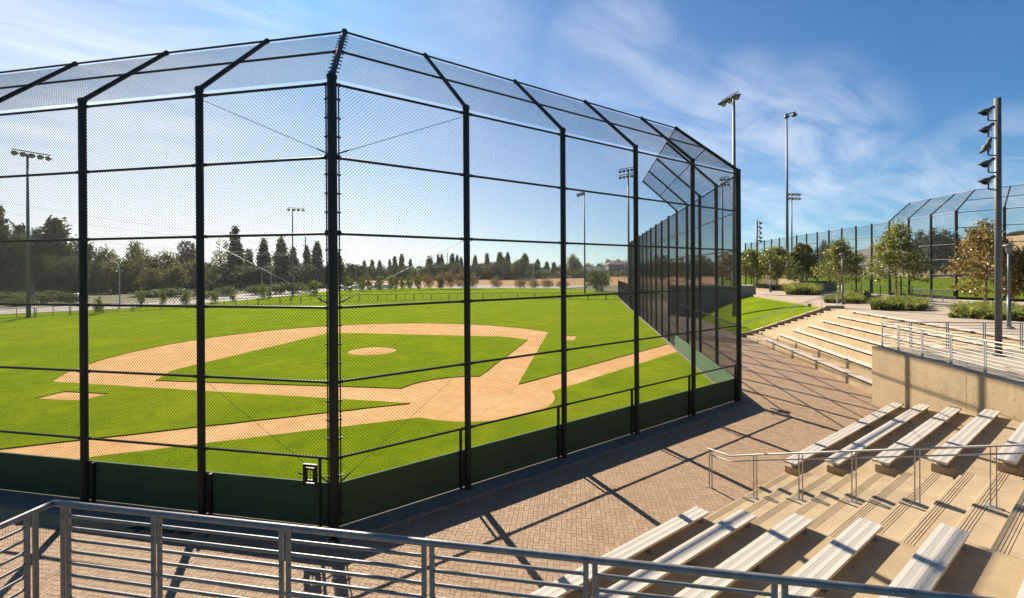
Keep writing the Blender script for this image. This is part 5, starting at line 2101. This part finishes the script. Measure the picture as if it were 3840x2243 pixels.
# where the cirrus gathers: patches of sky given by their directions
nrm_ = nt.nodes.new('ShaderNodeVectorMath')
nrm_.operation = 'NORMALIZE'
nt.links.new(tc_.outputs['Generated'], nrm_.inputs[0])
patch = None
for px, py, deg, wt in ((120, 230, 15, 0.72), (650, 120, 12, 0.42), (1560, 140, 11, 0.25), (2280, 230, 6, 0.4), (2480, 420, 6, 0.36), (2980, 560, 7, 0.6),
                        (2760, 480, 6, 0.5), (3400, 800, 5.5, 0.5), (3740, 690, 5, 0.5), (2950, 800, 5, 0.4)):
    d = (FWD + RGT * ((px - CX) / FPX) + UPV * ((CY - py) / FPX)).normalized()
    dt = nt.nodes.new('ShaderNodeVectorMath')
    dt.operation = 'DOT_PRODUCT'
    nt.links.new(nrm_.outputs[0], dt.inputs[0])
    dt.inputs[1].default_value = d
    mr = nt.nodes.new('ShaderNodeMapRange')
    mr.interpolation_type = 'SMOOTHSTEP'
    mr.inputs['From Min'].default_value = math.cos(R(deg * 1.5))
    mr.inputs['From Max'].default_value = math.cos(R(deg * 0.15))
    mr.inputs['To Max'].default_value = wt
    nt.links.new(dt.outputs['Value'], mr.inputs['Value'])
    patch = mr.outputs['Result'] if patch is None else mth('MAXIMUM', patch, mr.outputs['Result'])
cover = mth('MAXIMUM', mth('MULTIPLY', r2.outputs['Result'], 0.05), patch)
soft = mth('MULTIPLY_ADD', r1.outputs['Result'], 0.85, 0.12)
fac = mth('MINIMUM', mth('MULTIPLY', cover, soft), 0.9)
mx = nt.nodes.new('ShaderNodeMix')
mx.data_type = 'RGBA'
nt.links.new(fac, mx.inputs['Factor'])
ci = [i for i in mx.inputs if i.type == 'RGBA']
gm = nt.nodes.new('ShaderNodeHueSaturation')
gm.inputs['Saturation'].default_value = 1.7
gm.inputs['Value'].default_value = 1.0
tint = nt.nodes.new('ShaderNodeVectorMath')
tint.operation = 'MULTIPLY'
tint.inputs[1].default_value = (0.30, 0.61, 0.83)      # deep polarised blue
nt.links.new(sky.outputs['Color'], tint.inputs[0])
nt.links.new(tint.outputs[0], gm.inputs['Color'])
# milky haze low over the horizon, thicker towards the sun
sunside = mth('MULTIPLY_ADD', mth('ADD', mth('MULTIPLY', sep.outputs['X'], math.sin(SUN_AZ - R(12))), mth('MULTIPLY', sep.outputs['Y'], math.cos(SUN_AZ - R(12)))), 0.5, 0.5)
sunside = mth('POWER', sunside, 5.0)
low = mth('POWER', 2.718, mth('MULTIPLY', mth('MAXIMUM', sep.outputs['Z'], 0.0), -3.0))
hz_f = mth('MULTIPLY', mth('MULTIPLY_ADD', sunside, 0.94, 0.015), low)
hm = nt.nodes.new('ShaderNodeMix')
hm.data_type = 'RGBA'
nt.links.new(hz_f, hm.inputs['Factor'])
hi_ = [i for i in hm.inputs if i.type == 'RGBA']
nt.links.new(gm.outputs['Color'], hi_[0])
hi_[1].default_value = (12.0, 11.7, 11.3, 1)
nt.links.new([o for o in hm.outputs if o.type == 'RGBA'][0], ci[0])
ci[1].default_value = (9.0, 9.3, 9.8, 1)
nt.links.new([o for o in mx.outputs if o.type == 'RGBA'][0], bg.inputs['Color'])

sd_ = bpy.data.lights.new('sun', 'SUN')
sd_.energy = 5.0
sd_.angle = R(0.53)
sd_.color = (1.0, 0.90, 0.76)
so = bpy.data.objects.new('sun', sd_)
COL.objects.link(so)
to_sun = Vector((math.sin(SUN_AZ) * math.cos(SUN_EL), math.cos(SUN_AZ) * math.cos(SUN_EL), math.sin(SUN_EL)))
so.rotation_euler = to_sun.to_track_quat('Z', 'Y').to_euler()

scene.view_settings.view_transform = 'Standard'
scene.view_settings.look = 'None'
scene.view_settings.exposure = 1.3
scene.view_settings.gamma = 1.0
scene.cycles.use_denoising = True
scene.cycles.max_bounces = 6
scene.cycles.transparent_max_bounces = 8
for o in bpy.data.objects:
    if '_o' in o:
        del o['_o']
